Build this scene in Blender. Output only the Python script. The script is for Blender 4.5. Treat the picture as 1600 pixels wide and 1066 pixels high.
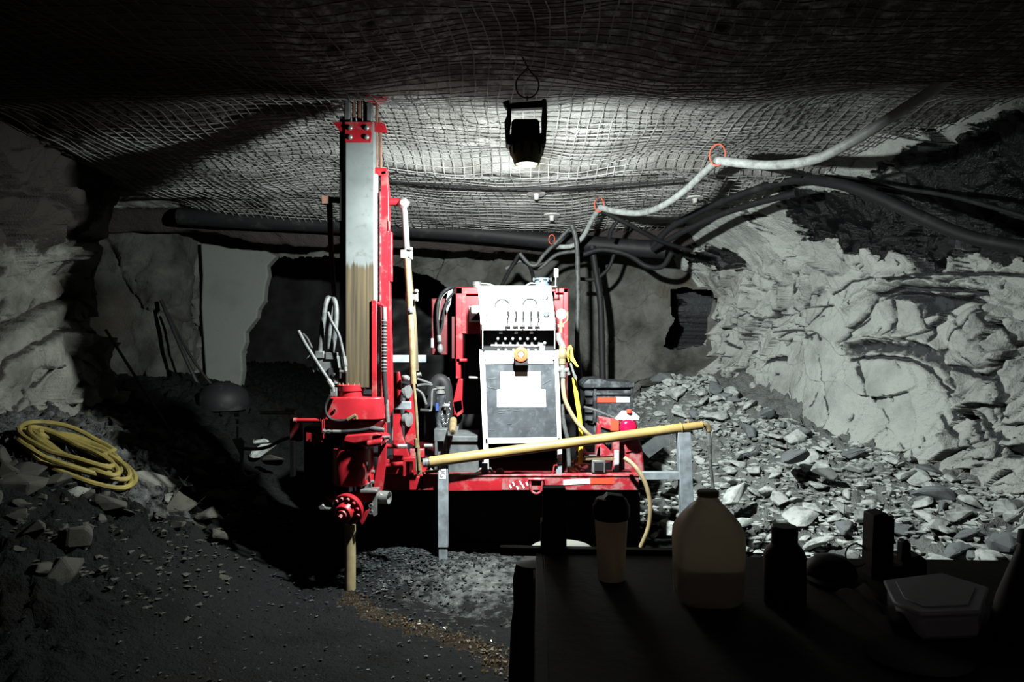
import bpy, bmesh, math, random
import numpy as np
from mathutils import Vector, Matrix
from mathutils.geometry import interpolate_bezier

for o in list(bpy.data.objects):
    bpy.data.objects.remove(o)
scn = bpy.context.scene
COL = scn.collection

# ------------------------------------------------------------------ camera, world, exposure
F = 1150.0                       # focal length in photo pixels (1600 wide)
CZ = 1.6
cd = bpy.data.cameras.new('camera')
cam = bpy.data.objects.new('camera', cd)
COL.objects.link(cam)
cam.location = (0, 0, CZ)
cam.rotation_euler = (math.pi / 2, 0, 0)
cd.sensor_width = 36
cd.lens = F / 1600 * 36
cd.clip_start = 0.05
scn.camera = cam

w = bpy.data.worlds.new('mine_dark')
scn.world = w
w.use_nodes = True
w.node_tree.nodes['Background'].inputs[0].default_value = (0.95, 0.70, 0.76, 1)
w.node_tree.nodes['Background'].inputs[1].default_value = 0.024
scn.view_settings.view_transform = 'Standard'
scn.view_settings.look = 'None'
scn.view_settings.exposure = 0.0
scn.view_settings.gamma = 1
scn.view_settings.use_curve_mapping = False

# the one light of the place: the lamp head of the hanging work light
LAMP = Vector((0.085, 4.10, 2.575))
ld = bpy.data.lights.new('work_light_beam', 'AREA')
ld.shape = 'DISK'
ld.size = 0.10
ld.energy = 400 / 0.6
ld.color = (0.93, 1.0, 0.965)
lo = bpy.data.objects.new('work_light_beam', ld)
COL.objects.link(lo)
lo.location = LAMP + Vector((0, 0.035, -0.02))
lo.rotation_euler = (math.radians(90 - 41), 0, 0)     # faces the drill and a little down


def at(px, py, D):
    return Vector(((px - 800) / F * D, D, CZ - (py - 533) / F * D))


# ------------------------------------------------------------------ noise (numpy)
def h2(ix, iy, s):
    n = (ix.astype(np.int64) * 374761393 + iy.astype(np.int64) * 668265263 + s * 974634777) & 0xffffffff
    n = ((n ^ (n >> 13)) * 1274126177) & 0xffffffff
    n = ((n ^ (n >> 16)) * 2246822519) & 0xffffffff
    return ((n ^ (n >> 15)) & 0xffffff) / float(0xffffff)


def vn(x, y, s=0):
    x = np.asarray(x, float); y = np.asarray(y, float)
    ix = np.floor(x); iy = np.floor(y)
    fx = x - ix; fy = y - iy
    fx = fx * fx * fx * (fx * (fx * 6 - 15) + 10); fy = fy * fy * fy * (fy * (fy * 6 - 15) + 10)
    a = h2(ix, iy, s); b = h2(ix + 1, iy, s); c = h2(ix, iy + 1, s); d = h2(ix + 1, iy + 1, s)
    return (a + (b - a) * fx + (c - a) * fy + (a - b - c + d) * fx * fy) * 2 - 1


def fbm(x, y, s=0, o=5, g=0.5, l=2.03):
    t = 0; a = 1; n = 0
    for i in range(o):
        t = t + a * vn(x, y, s + i * 17); n += a; a *= g
        x = x * l + 3.1; y = y * l - 1.7
    return t / n


def facets(x, y, sc, s=0, tilt=0.5):
    """broken-slab relief: every cell is its own tilted plane; returns height and distance to the cell edge"""
    x = x / sc; y = y / sc
    ix = np.floor(x); iy = np.floor(y)
    best = np.full(x.shape, 9.); sec = np.full(x.shape, 9.); hh = np.zeros(x.shape)
    for dx in (-1, 0, 1):
        for dy in (-1, 0, 1):
            cx = ix + dx; cy = iy + dy
            sx = cx + h2(cx, cy, s + 1); sy = cy + h2(cx, cy, s + 2)
            d = np.hypot(x - sx, y - sy)
            v = h2(cx, cy, s + 3) * 2 - 1 + tilt * ((h2(cx, cy, s + 4) * 2 - 1) * (x - sx) * 2 + (h2(cx, cy, s + 5) * 2 - 1) * (y - sy) * 2)
            m = d < best
            sec = np.where(m, best, np.minimum(sec, d))
            hh = np.where(m, v, hh)
            best = np.where(m, d, best)
    return hh, (sec - best)


def sstep(a, b, x):
    t = np.clip((np.asarray(x, float) - a) / (b - a), 0, 1)
    return t * t * (3 - 2 * t)


def seg_dist(x, y, pts):
    best = np.full(np.shape(x), 99.)
    for (x0, y0), (x1, y1) in zip(pts[:-1], pts[1:]):
        dx, dy = x1 - x0, y1 - y0
        t = np.clip(((x - x0) * dx + (y - y0) * dy) / (dx * dx + dy * dy + 1e-9), 0, 1)
        best = np.minimum(best, np.hypot(x - x0 - t * dx, y - y0 - t * dy))
    return best


def in_poly(x, y, poly):
    r = np.zeros(np.shape(x), bool)
    n = len(poly)
    for i in range(n):
        x0, y0 = poly[i]; x1, y1 = poly[(i + 1) % n]
        if y0 == y1: continue
        c = ((y0 > y) != (y1 > y)) & (x < (x1 - x0) * (y - y0) / (y1 - y0) + x0)
        r ^= c
    return r


# ------------------------------------------------------------------ materials
KA = 0.6      # overall reflectance level: most colours scaled down to weaken bounced light


def mat(name, col, rough=0.6, metal=0.0, var=0.0, vscale=8.0, dust=0.0, dustcol=(0.42, 0.40, 0.36), dscale=6.0,
        bump=0.0, bscale=40.0, spec=0.2, streak=False, hard=0.12):
    col = tuple(v * KA for v in col); dustcol = tuple(v * KA for v in dustcol)
    m = bpy.data.materials.new(name)
    m.use_nodes = True
    nt = m.node_tree; N = nt.nodes; L = nt.links
    b = N['Principled BSDF']
    b.inputs['Roughness'].default_value = rough
    b.inputs['Metallic'].default_value = metal
    b.inputs['Specular IOR Level'].default_value = spec
    tc = N.new('ShaderNodeTexCoord')
    src = tc.outputs['Object']
    if streak:
        mp = N.new('ShaderNodeMapping'); mp.inputs['Scale'].default_value = (1, 1, 0.12)
        L.new(src, mp.inputs[0]); src = mp.outputs[0]
    out = None
    rgb = N.new('ShaderNodeRGB'); rgb.outputs[0].default_value = (*col, 1); out = rgb.outputs[0]
    if var > 0:
        n = N.new('ShaderNodeTexNoise'); n.inputs['Scale'].default_value = vscale; n.inputs['Detail'].default_value = 6
        L.new(src, n.inputs[0])
        mr = N.new('ShaderNodeMapRange'); mr.inputs[1].default_value = 0.3; mr.inputs[2].default_value = 0.7
        mr.inputs[3].default_value = 1 - var; mr.inputs[4].default_value = 1 + var
        L.new(n.outputs[0], mr.inputs[0])
        mx = N.new('ShaderNodeVectorMath'); mx.operation = 'SCALE'
        L.new(out, mx.inputs[0]); L.new(mr.outputs[0], mx.inputs[3]); out = mx.outputs[0]
    if dust > 0:
        n = N.new('ShaderNodeTexNoise'); n.inputs['Scale'].default_value = dscale; n.inputs['Detail'].default_value = 9
        n.inputs['Roughness'].default_value = 0.65
        L.new(src, n.inputs[0])
        mr = N.new('ShaderNodeMapRange'); c = 0.72 - 0.36 * dust
        mr.inputs[1].default_value = c - hard / 2; mr.inputs[2].default_value = c + hard / 2
        mr.inputs[3].default_value = 0; mr.inputs[4].default_value = min(1, 0.35 + dust)
        L.new(n.outputs[0], mr.inputs[0])
        mx = N.new('ShaderNodeMix'); mx.data_type = 'RGBA'
        L.new(mr.outputs[0], mx.inputs[0]); L.new(out, mx.inputs[6]); mx.inputs[7].default_value = (*dustcol, 1)
        out = mx.outputs[2]
    L.new(out, b.inputs['Base Color'])
    if bump > 0:
        n = N.new('ShaderNodeTexNoise'); n.inputs['Scale'].default_value = bscale; n.inputs['Detail'].default_value = 5
        L.new(src, n.inputs[0])
        bp = N.new('ShaderNodeBump'); bp.inputs['Strength'].default_value = bump; bp.inputs['Distance'].default_value = 0.01
        L.new(n.outputs[0], bp.inputs['Height']); L.new(bp.outputs[0], b.inputs['Normal'])
    return m


def rock_mat(name, pale, dark, raw_wet_shade=(0.0025, 0.0025, 0.003), bump=0.6, stain=(0.10, 0.075, 0.05), stain_amt=0.25, dark_at=0.62, base_rough=0.9, shade_or_tone=None, spec=0.12, dw=0.15):
    """sprayed concrete over rock: pale skin, darker patches, brown stain; vertex masks add bare wet black rock, painted-in shade and floor dust"""
    pale, dark, stain = (tuple(v * KA for v in c) for c in (pale, dark, stain))
    if shade_or_tone: shade_or_tone = tuple(v * KA for v in shade_or_tone)
    m = bpy.data.materials.new(name); m.use_nodes = True
    nt = m.node_tree; N = nt.nodes; L = nt.links
    b = N['Principled BSDF']
    tc = N.new('ShaderNodeTexCoord'); src = tc.outputs['Object']

    def noise(s, d=8, r=0.6):
        n = N.new('ShaderNodeTexNoise'); n.inputs['Scale'].default_value = s; n.inputs['Detail'].default_value = d
        n.inputs['Roughness'].default_value = r; L.new(src, n.inputs[0]); return n.outputs[0]

    def rng(i, a, c, lo_=0, hi=1):
        r = N.new('ShaderNodeMapRange'); r.inputs[1].default_value = a; r.inputs[2].default_value = c
        r.inputs[3].default_value = lo_; r.inputs[4].default_value = hi; L.new(i, r.inputs[0]); return r.outputs[0]

    def mix(f, a, c):
        x = N.new('ShaderNodeMix'); x.data_type = 'RGBA'; L.new(f, x.inputs[0])
        for k, v in ((6, a), (7, c)):
            if isinstance(v, tuple): x.inputs[k].default_value = (*v, 1)
            else: L.new(v, x.inputs[k])
        return x.outputs[2]
    c0 = mix(rng(noise(2.2), dark_at - 0.12, dark_at + 0.12), pale, dark)
    c1 = mix(rng(noise(1.1, 5), 0.56, 0.72, 0, stain_amt), c0, stain)
    c2 = mix(rng(noise(28, 6), 0.60, 0.75, 0, 0.35), c1, tuple(v * 0.45 for v in pale))
    at_ = N.new('ShaderNodeAttribute'); at_.attribute_name = 'raw_wet_shade'
    n5 = noise(9, 6)
    ad = N.new('ShaderNodeMath'); ad.operation = 'ADD'
    L.new(at_.outputs['Fac'], ad.inputs[0]); L.new(rng(n5, 0.3, 0.7, -0.3, 0.3), ad.inputs[1])
    rawf = rng(ad.outputs[0], 0.45, 0.55)
    c3 = mix(rawf, c2, raw_wet_shade)
    if shade_or_tone:
        at2 = N.new('ShaderNodeAttribute'); at2.attribute_name = 'shade_or_tone'
        ad2 = N.new('ShaderNodeMath'); ad2.operation = 'ADD'
        L.new(at2.outputs['Fac'], ad2.inputs[0]); L.new(rng(noise(13, 7), 0.3, 0.7, -0.25, 0.25), ad2.inputs[1])
        c3 = mix(rng(ad2.outputs[0], 0.5 - dw, 0.5 + dw), c3, shade_or_tone)  # mask mixes in painted shade on walls and roof, pale dust on the floor
    L.new(c3, b.inputs['Base Color'])
    L.new(rng(rawf, 0, 1, base_rough, 0.26), b.inputs['Roughness'])
    L.new(rng(rawf, 0, 1, spec, 0.22), b.inputs['Specular IOR Level'])
    h = N.new('ShaderNodeMath'); h.operation = 'MULTIPLY_ADD'
    L.new(noise(14, 8, 0.7), h.inputs[0]); h.inputs[1].default_value = 1.0; L.new(noise(60, 4), h.inputs[2])
    bp = N.new('ShaderNodeBump'); bp.inputs['Strength'].default_value = bump; bp.inputs['Distance'].default_value = 0.03
    L.new(h.outputs[0], bp.inputs['Height']); L.new(bp.outputs[0], b.inputs['Normal'])
    return m


M = {}
M['red'] = mat('red_paint', (0.22, 0.008, 0.013), 0.38, var=0.25, dust=0.32, dustcol=(0.24, 0.075, 0.07), dscale=9)
M['red2'] = mat('faded_red_paint', (0.21, 0.010, 0.017), 0.5, var=0.25, dust=0.55, dustcol=(0.22, 0.10, 0.10), dscale=14)
M['red3'] = mat('dull_red_paint', (0.06, 0.002, 0.004), 0.5, var=0.3, dust=0.3, dustcol=(0.10, 0.05, 0.05), dscale=9)
M['mast'] = mat('aluminium_mast', (0.105, 0.118, 0.118), 0.55, metal=0.1, var=0.2, vscale=5, dust=0.3, dustcol=(0.07, 0.07, 0.065), dscale=22)
M['galv'] = mat('galvanised_steel', (0.19, 0.215, 0.235), 0.45, metal=0.35, var=0.35, vscale=14, dust=0.2, dustcol=(0.12, 0.10, 0.07), dscale=10)
M['steel'] = mat('bright_steel', (0.26, 0.265, 0.26), 0.32, metal=0.7, var=0.25, vscale=30)
M['dull'] = mat('dull_steel', (0.12, 0.125, 0.125), 0.5, metal=0.4, var=0.3, vscale=20)
M['rust'] = mat('rusty_steel', (0.10, 0.050, 0.035), 0.75, var=0.4, vscale=18, bump=0.3)
M['dark'] = mat('dark_steel', (0.016, 0.015, 0.017), 0.5, var=0.3)
M['rub'] = mat('black_rubber', (0.010, 0.010, 0.011), 0.6, dust=0.3, dustcol=(0.030, 0.030, 0.030), spec=0.12)
M['ghose'] = mat('dusty_grey_hose', (0.040, 0.043, 0.044), 0.55, var=0.4, vscale=25, dust=0.35, dustcol=(0.11, 0.115, 0.11), dscale=18, hard=0.25)
M['shose'] = mat('pale_layflat_hose', (0.26, 0.275, 0.27), 0.5, var=0.25, vscale=20, dust=0.35, dustcol=(0.12, 0.12, 0.12), dscale=16)
M['yellow'] = mat('yellow_rubber', (0.62, 0.46, 0.035), 0.5, var=0.15)
M['coil'] = mat('dusty_yellow_hose', (0.17, 0.135, 0.036), 0.6, var=0.25, vscale=9, dust=0.25, dustcol=(0.08, 0.07, 0.04))
M['tan'] = mat('tan_hose', (0.20, 0.155, 0.085), 0.6, var=0.3, vscale=12)
M['rod'] = mat('yellow_drill_rod', (0.23, 0.155, 0.050), 0.45, var=0.3, vscale=7, dust=0.42, dustcol=(0.11, 0.085, 0.05), dscale=14, hard=0.3)
M['brass'] = mat('worn_brass', (0.19, 0.145, 0.08), 0.4, metal=0.4, var=0.35, vscale=22, dust=0.3, dustcol=(0.09, 0.07, 0.05))
M['white'] = mat('white_paint', (0.72, 0.74, 0.75), 0.4, var=0.06)
M['label'] = mat('white_label', (0.78, 0.78, 0.78), 0.5)
M['door'] = mat('scuffed_black_door', (0.034, 0.038, 0.043), 0.40, var=0.35, vscale=9, dust=0.3, dustcol=(0.085, 0.095, 0.105), dscale=16, hard=0.2)
M['recess'] = mat('black_recess', (0.004, 0.004, 0.005), 0.7)
M['orange'] = mat('orange_red_button', (0.60, 0.075, 0.03), 0.4)
M['bluegrey'] = mat('blue_grey_cap', (0.09, 0.13, 0.17), 0.45, var=0.2)
M['blue'] = mat('blue_plastic', (0.015, 0.04, 0.16), 0.5)
M['greybox'] = mat('dusty_grey_box', (0.045, 0.05, 0.053), 0.6, var=0.3, vscale=10, dust=0.4, dustcol=(0.10, 0.105, 0.105), dscale=12, hard=0.3)
M['blackbox'] = mat('black_plastic_box', (0.014, 0.015, 0.018), 0.5, dust=0.4, dustcol=(0.10, 0.11, 0.12), dscale=14, hard=0.2)
M['lens_red'] = mat('red_lens', (0.38, 0.004, 0.03), 0.15)
M['reflector'] = mat('silver_reflector', (0.50, 0.52, 0.55), 0.35, dust=0.3, dustcol=(0.3, 0.27, 0.25), dscale=40)
M['orange_red'] = mat('orange_red_reflector', (0.62, 0.05, 0.025), 0.35)
M['tie'] = mat('red_plastic_tie', (0.65, 0.09, 0.04), 0.45)
M['lampbody'] = mat('olive_lamp_plastic', (0.20, 0.22, 0.05), 0.55)
M['lampdark'] = mat('black_lamp_plastic', (0.008, 0.008, 0.010), 0.55)
M['wire'] = mat('galvanised_mesh_wire', (0.30, 0.30, 0.29), 0.7, var=0.5, vscale=3, dust=0.5, dustcol=(0.13, 0.12, 0.11), dscale=1.2, spec=0.1)
M['timber'] = mat('dark_stained_timber', (0.028, 0.018, 0.016), 0.8, var=0.35, vscale=6, dust=0.3, dustcol=(0.010, 0.008, 0.008), dscale=7, bump=0.2)
M['plate'] = mat('pale_bolt_plate', (0.40, 0.40, 0.38), 0.6, var=0.3)
M['bottle'] = mat('black_bottle_plastic', (0.007, 0.006, 0.009), 0.6)
M['cloth'] = mat('dark_cloth', (0.020, 0.013, 0.014), 0.9)
M['bucket'] = mat('white_bucket', (0.42, 0.42, 0.38), 0.6)
M['wall'] = rock_mat('sprayed_rock', (0.345, 0.36, 0.335), (0.19, 0.20, 0.19), shade_or_tone=(0.045, 0.048, 0.05), dark_at=0.60)
M['wallL'] = rock_mat('dusty_rock', (0.20, 0.20, 0.175), (0.085, 0.082, 0.072), dark_at=0.54, shade_or_tone=(0.040, 0.035, 0.031))
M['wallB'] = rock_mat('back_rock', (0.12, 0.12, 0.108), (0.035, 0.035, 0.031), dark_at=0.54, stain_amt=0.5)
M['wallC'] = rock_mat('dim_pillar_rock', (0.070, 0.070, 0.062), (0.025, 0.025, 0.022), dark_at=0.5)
M['smooth'] = rock_mat('smooth_concrete', (0.14, 0.15, 0.137), (0.11, 0.12, 0.108), bump=0.12, stain_amt=0.1)
M['ceil'] = rock_mat('roof_rock', (0.32, 0.32, 0.305), (0.14, 0.135, 0.125), dark_at=0.56, shade_or_tone=(0.042, 0.034, 0.032), stain=(0.07, 0.045, 0.03), stain_amt=0.6)
M['floor'] = rock_mat('black_muck_floor', (0.0105, 0.0112, 0.0114), (0.0045, 0.0048, 0.005), bump=1.0, spec=0.03, stain=(0.03, 0.018, 0.007), stain_amt=0.3, base_rough=0.85, shade_or_tone=(0.17, 0.178, 0.174), dw=0.28, raw_wet_shade=(0.0075, 0.0045, 0.0020))
M['rockA'] = rock_mat('broken_rock', (0.37, 0.39, 0.375), (0.14, 0.15, 0.152), bump=0.3, dark_at=0.58)
M['rockB'] = rock_mat('dark_broken_rock', (0.13, 0.14, 0.145), (0.07, 0.072, 0.075), bump=0.3)
M['rockC'] = rock_mat('dirty_broken_rock', (0.046, 0.043, 0.036), (0.022, 0.021, 0.018), bump=0.4)
M['rockD'] = rock_mat('pale_dusty_rock', (0.155, 0.155, 0.135), (0.07, 0.068, 0.06), bump=0.5, dark_at=0.55)
M['grit'] = rock_mat('wet_black_grit', (0.022, 0.025, 0.026), (0.010, 0.011, 0.012), spec=0.14, bump=0.3, base_rough=0.3)
M['gold'] = mat('wet_rusty_grit', (0.050, 0.035, 0.018), 0.2, var=0.8, vscale=40, dust=0.35, dustcol=(0.22, 0.20, 0.16), dscale=25)

# drilled mud stain on the mast front (real dried mud): lower two thirds brown and streaky
def mast_material():
    m = M['mast']; nt = m.node_tree; N = nt.nodes; L = nt.links
    b = N['Principled BSDF']; old = b.inputs['Base Color'].links[0].from_socket
    g = N.new('ShaderNodeNewGeometry'); sp = N.new('ShaderNodeSeparateXYZ'); L.new(g.outputs['Position'], sp.inputs[0])
    mp = N.new('ShaderNodeMapping'); mp.inputs['Scale'].default_value = (60, 60, 1.3)
    L.new(g.outputs['Position'], mp.inputs[0])
    n = N.new('ShaderNodeTexNoise'); n.inputs['Scale'].default_value = 1.0; n.inputs['Detail'].default_value = 5; L.new(mp.outputs[0], n.inputs[0])
    a = N.new('ShaderNodeMath'); a.operation = 'MULTIPLY_ADD'; L.new(n.outputs[0], a.inputs[0]); a.inputs[1].default_value = 0.16; L.new(sp.outputs[2], a.inputs[2])
    r = N.new('ShaderNodeMapRange'); r.inputs[1].default_value = 2.155; r.inputs[2].default_value = 2.185; r.inputs[3].default_value = 1; r.inputs[4].default_value = 0
    L.new(a.outputs[0], r.inputs[0])
    cr = N.new('ShaderNodeValToRGB'); L.new(n.outputs[0], cr.inputs[0])
    cr.color_ramp.elements[0].position = 0.32; cr.color_ramp.elements[0].color = (0.015, 0.0125, 0.009, 1)
    cr.color_ramp.elements[1].position = 0.68; cr.color_ramp.elements[1].color = (0.050, 0.038, 0.021, 1)
    mx = N.new('ShaderNodeMix'); mx.data_type = 'RGBA'; L.new(r.outputs[0], mx.inputs[0]); L.new(old, mx.inputs[6]); L.new(cr.outputs[0], mx.inputs[7])
    L.new(mx.outputs[2], b.inputs['Base Color'])
mast_material()


def shade_near_end():
    """wire colour darkened to brown near the viewer and left, painting missing lamp light"""
    m = M['wire']; nt = m.node_tree; N = nt.nodes; L = nt.links
    b = N['Principled BSDF']; old = b.inputs['Base Color'].links[0].from_socket
    g = N.new('ShaderNodeNewGeometry'); sp = N.new('ShaderNodeSeparateXYZ'); L.new(g.outputs['Position'], sp.inputs[0])
    n = N.new('ShaderNodeTexNoise'); n.inputs['Scale'].default_value = 1.3; n.inputs['Detail'].default_value = 3; L.new(g.outputs['Position'], n.inputs[0])
    a = N.new('ShaderNodeMath'); a.operation = 'MULTIPLY_ADD'; L.new(n.outputs[0], a.inputs[0]); a.inputs[1].default_value = 0.8; s2 = N.new('ShaderNodeMath'); s2.operation = 'ADD'; s2.inputs[1].default_value = 0.9; L.new(sp.outputs[0], s2.inputs[0])
    s3 = N.new('ShaderNodeMath'); s3.operation = 'MINIMUM'; s3.inputs[1].default_value = 0.0; L.new(s2.outputs[0], s3.inputs[0])
    s4 = N.new('ShaderNodeMath'); s4.operation = 'MULTIPLY_ADD'; s4.inputs[1].default_value = 0.42; L.new(s3.outputs[0], s4.inputs[0]); L.new(sp.outputs[1], s4.inputs[2])
    L.new(s4.outputs[0], a.inputs[2])
    r = N.new('ShaderNodeMapRange'); r.inputs[1].default_value = 4.65; r.inputs[2].default_value = 5.05; r.inputs[3].default_value = 1; r.inputs[4].default_value = 0
    L.new(a.outputs[0], r.inputs[0])
    mx = N.new('ShaderNodeMix'); mx.data_type = 'RGBA'; L.new(r.outputs[0], mx.inputs[0]); L.new(old, mx.inputs[6]); mx.inputs[7].default_value = (0.034, 0.026, 0.023, 1)
    L.new(mx.outputs[2], b.inputs['Base Color'])
shade_near_end()


def sheer(name, col, trans=0.5, alpha=1.0):
    """thin milky plastic: part scatters back, part lets light through"""
    m = bpy.data.materials.new(name); m.use_nodes = True
    N = m.node_tree.nodes; L = m.node_tree.links
    N.remove(N['Principled BSDF'])
    d = N.new('ShaderNodeBsdfDiffuse'); t = N.new('ShaderNodeBsdfTranslucent'); g = N.new('ShaderNodeBsdfGlossy')
    for s in (d, t): s.inputs[0].default_value = (*col, 1)
    g.inputs['Roughness'].default_value = 0.35
    x = N.new('ShaderNodeMixShader'); x.inputs[0].default_value = trans
    L.new(d.outputs[0], x.inputs[1]); L.new(t.outputs[0], x.inputs[2])
    y = N.new('ShaderNodeMixShader'); y.inputs[0].default_value = 0.05
    L.new(x.outputs[0], y.inputs[1]); L.new(g.outputs[0], y.inputs[2])
    L.new(y.outputs[0], N['Material Output'].inputs[0])
    return m
M['jug'] = sheer('milky_jug_plastic', (0.78, 0.74, 0.60), 0.72)
M['water'] = sheer('cloudy_water', (0.50, 0.52, 0.50), 0.8)
M['cup'] = sheer('yellowed_cup_plastic', (0.93, 0.87, 0.70), 0.42)
M['tub'] = sheer('milky_tub_plastic', (0.62, 0.68, 0.70), 0.5)


def emis(name, col, s):
    m = bpy.data.materials.new(name); m.use_nodes = True
    b = m.node_tree.nodes['Principled BSDF']
    b.inputs['Emission Color'].default_value = (*col, 1); b.inputs['Emission Strength'].default_value = s
    return m
M['lens'] = emis('lit_lamp_lens', (0.95, 1.0, 0.98), 6.0)


# ------------------------------------------------------------------ building helpers
def smooth_path(pts, n=8):
    pts = [Vector(p) for p in pts]
    if len(pts) < 3: return pts
    P = [pts[0] * 2 - pts[1]] + pts + [pts[-1] * 2 - pts[-2]]
    out = []
    for i in range(1, len(P) - 2):
        a, b, c, d = P[i - 1:i + 3]
        for k in range(n):
            t = k / n
            out.append(0.5 * ((2 * b) + (-a + c) * t + (2 * a - 5 * b + 4 * c - d) * t * t + (-a + 3 * b - 3 * c + d) * t ** 3))
    out.append(pts[-1])
    return out


class MB:
    """collects shapes in world coordinates; build() links them as ONE mesh"""
    def __init__(s, D=5.0): s.v = []; s.f = []; s.D = D

    def P(s, p):
        if isinstance(p, Vector): return p
        return at(p[0], p[1], p[2] if len(p) > 2 else s.D)

    def hexa(s, c):
        i = len(s.v); s.v += [tuple(p) for p in c]
        s.f += [(i + a, i + b, i + c_, i + d) for a, b, c_, d in ((0, 3, 2, 1), (4, 5, 6, 7), (0, 1, 5, 4), (1, 2, 6, 5), (2, 3, 7, 6), (3, 0, 4, 7))]
        return s

    def box(s, lo_, hi):
        (a, b, c), (d, e, f) = lo_, hi
        return s.hexa([(a, b, c), (d, b, c), (d, e, c), (a, e, c), (a, b, f), (d, b, f), (d, e, f), (a, e, f)])

    def R(s, x0, y0, x1, y1, t=0.05, D=None):
        """box whose front face covers the pixel rectangle at distance D, t metres deep"""
        D = D or s.D; a = at(x0, y1, D); b = at(x1, y0, D)
        return s.box((a.x, D, a.z), (b.x, D + t, b.z))

    def slab(s, pts, t=0.03, vec=None):
        """outline through pixel points (x, y[, D]) extruded away by t"""
        P = [s.P(p) for p in pts]; vec = Vector(vec) if vec else Vector((0, t, 0))
        n = len(P); i = len(s.v)
        s.v += [tuple(p) for p in P] + [tuple(p + vec) for p in P]
        s.f += [tuple(range(i, i + n)), tuple(range(i + 2 * n - 1, i + n - 1, -1))]
        s.f += [(i + k, i + n + k, i + n + (k + 1) % n, i + (k + 1) % n) for k in range(n)]
        return s

    def tube(s, pts, r, n=8, path=True, caps=True):
        P = [s.P(p) for p in pts]
        if path and len(P) > 2: P = smooth_path(P, 6)
        if callable(r): rr = [r(k / (len(P) - 1)) for k in range(len(P))]
        elif isinstance(r, (list, tuple)): rr = [r[0] + (r[1] - r[0]) * k / (len(P) - 1) for k in range(len(P))]
        else: rr = [r] * len(P)
        up = Vector((0.13, 0.31, 0.94)); i = len(s.v)
        for k, p in enumerate(P):
            t = (P[min(k + 1, len(P) - 1)] - P[max(k - 1, 0)]).normalized()
            if k == 0:
                a = t.cross(up)
                if a.length < 0.1: a = t.cross(Vector((1, 0, 0)))
            else: a = a - t * a.dot(t)
            a.normalize(); b = t.cross(a)
            for q in range(n):
                w_ = 2 * math.pi * q / n
                s.v.append(tuple(p + (a * math.cos(w_) + b * math.sin(w_)) * rr[k]))
        for k in range(len(P) - 1):
            for q in range(n):
                o = i + k * n
                s.f.append((o + q, o + (q + 1) % n, o + n + (q + 1) % n, o + n + q))
        if caps:
            s.f.append(tuple(range(i + n - 1, i - 1, -1)))
            o = i + (len(P) - 1) * n; s.f.append(tuple(range(o, o + n)))
        return s

    def cyl(s, a, b, r, r2=None, n=16): return s.tube([a, b], [r, r if r2 is None else r2], n, path=False)

    def lathe(s, base, prof, axis=(0, 0, 1), n=24):
        """prof: list of (distance along axis, radius)"""
        P = s.P(base); t = Vector(axis).normalized(); a = t.cross(Vector((0.1, 0.9, 0.2) if abs(t.z) > .5 else (0, 0, 1))).normalized(); b = t.cross(a)
        i = len(s.v)
        for h, r in prof:
            for q in range(n):
                w_ = 2 * math.pi * q / n
                s.v.append(tuple(P + t * h + (a * math.cos(w_) + b * math.sin(w_)) * max(r, 1e-4)))
        for k in range(len(prof) - 1):
            for q in range(n):
                o = i + k * n; s.f.append((o + q, o + (q + 1) % n, o + n + (q + 1) % n, o + n + q))
        s.f.append(tuple(range(i + n - 1, i - 1, -1))); o = i + (len(prof) - 1) * n; s.f.append(tuple(range(o, o + n)))
        return s

    def ring(s, c, R_, r, axis=(0, 1, 0), n=24, m=6, sx=1, sz=1):
        P = s.P(c); t = Vector(axis).normalized(); a = t.cross(Vector((0, 0, 1)) if abs(t.z) < .9 else Vector((1, 0, 0))).normalized(); b = t.cross(a)
        i = len(s.v)
        for k in range(n):
            w_ = 2 * math.pi * k / n
            d = a * math.cos(w_) * sx + b * math.sin(w_) * sz
            for q in range(m):
                u = 2 * math.pi * q / m
                s.v.append(tuple(P + d * R_ + d.normalized() * r * math.cos(u) + t * r * math.sin(u)))
        for k in range(n):
            for q in range(m):
                s.f.append((i + k * m + q, i + k * m + (q + 1) % m, i + ((k + 1) % n) * m + (q + 1) % m, i + ((k + 1) % n) * m + q))
        return s

    def build(s, name, m, parent=None, bev=0.0, label=None, smooth=True):
        L0 = Vector((0, 0, 0))
        if parent is not None:
            r = parent
            while r.parent: r = r.parent
            L0 = r.location
        me = bpy.data.meshes.new(name)
        me.from_pydata([(x - L0.x, y - L0.y, z - L0.z) for x, y, z in s.v], [], s.f)
        bm = bmesh.new(); bm.from_mesh(me); bmesh.ops.recalc_face_normals(bm, faces=bm.faces); bm.to_mesh(me); bm.free()
        if smooth:
            me.shade_smooth(); me.set_sharp_from_angle(angle=math.radians(38))
        me.materials.append(M[m] if isinstance(m, str) else m)
        o = bpy.data.objects.new(name, me); COL.objects.link(o)
        if parent is not None: o.parent = parent
        if bev:
            b = o.modifiers.new('bevel', 'BEVEL'); b.width = bev; b.segments = 2; b.limit_method = 'ANGLE'; b.angle_limit = math.radians(50)
        if label: o['label'] = label
        return o


def tag(o, label, cat, group=None, kind=None):
    o['label'] = label; o['category'] = cat
    if group: o['group'] = group
    if kind: o['kind'] = kind
    return o


def thing(name, label, cat, loc, group=None):
    o = bpy.data.objects.new(name, None); COL.objects.link(o); o.empty_display_size = 0.1
    o.location = Vector(loc)
    return tag(o, label, cat, group)


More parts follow.
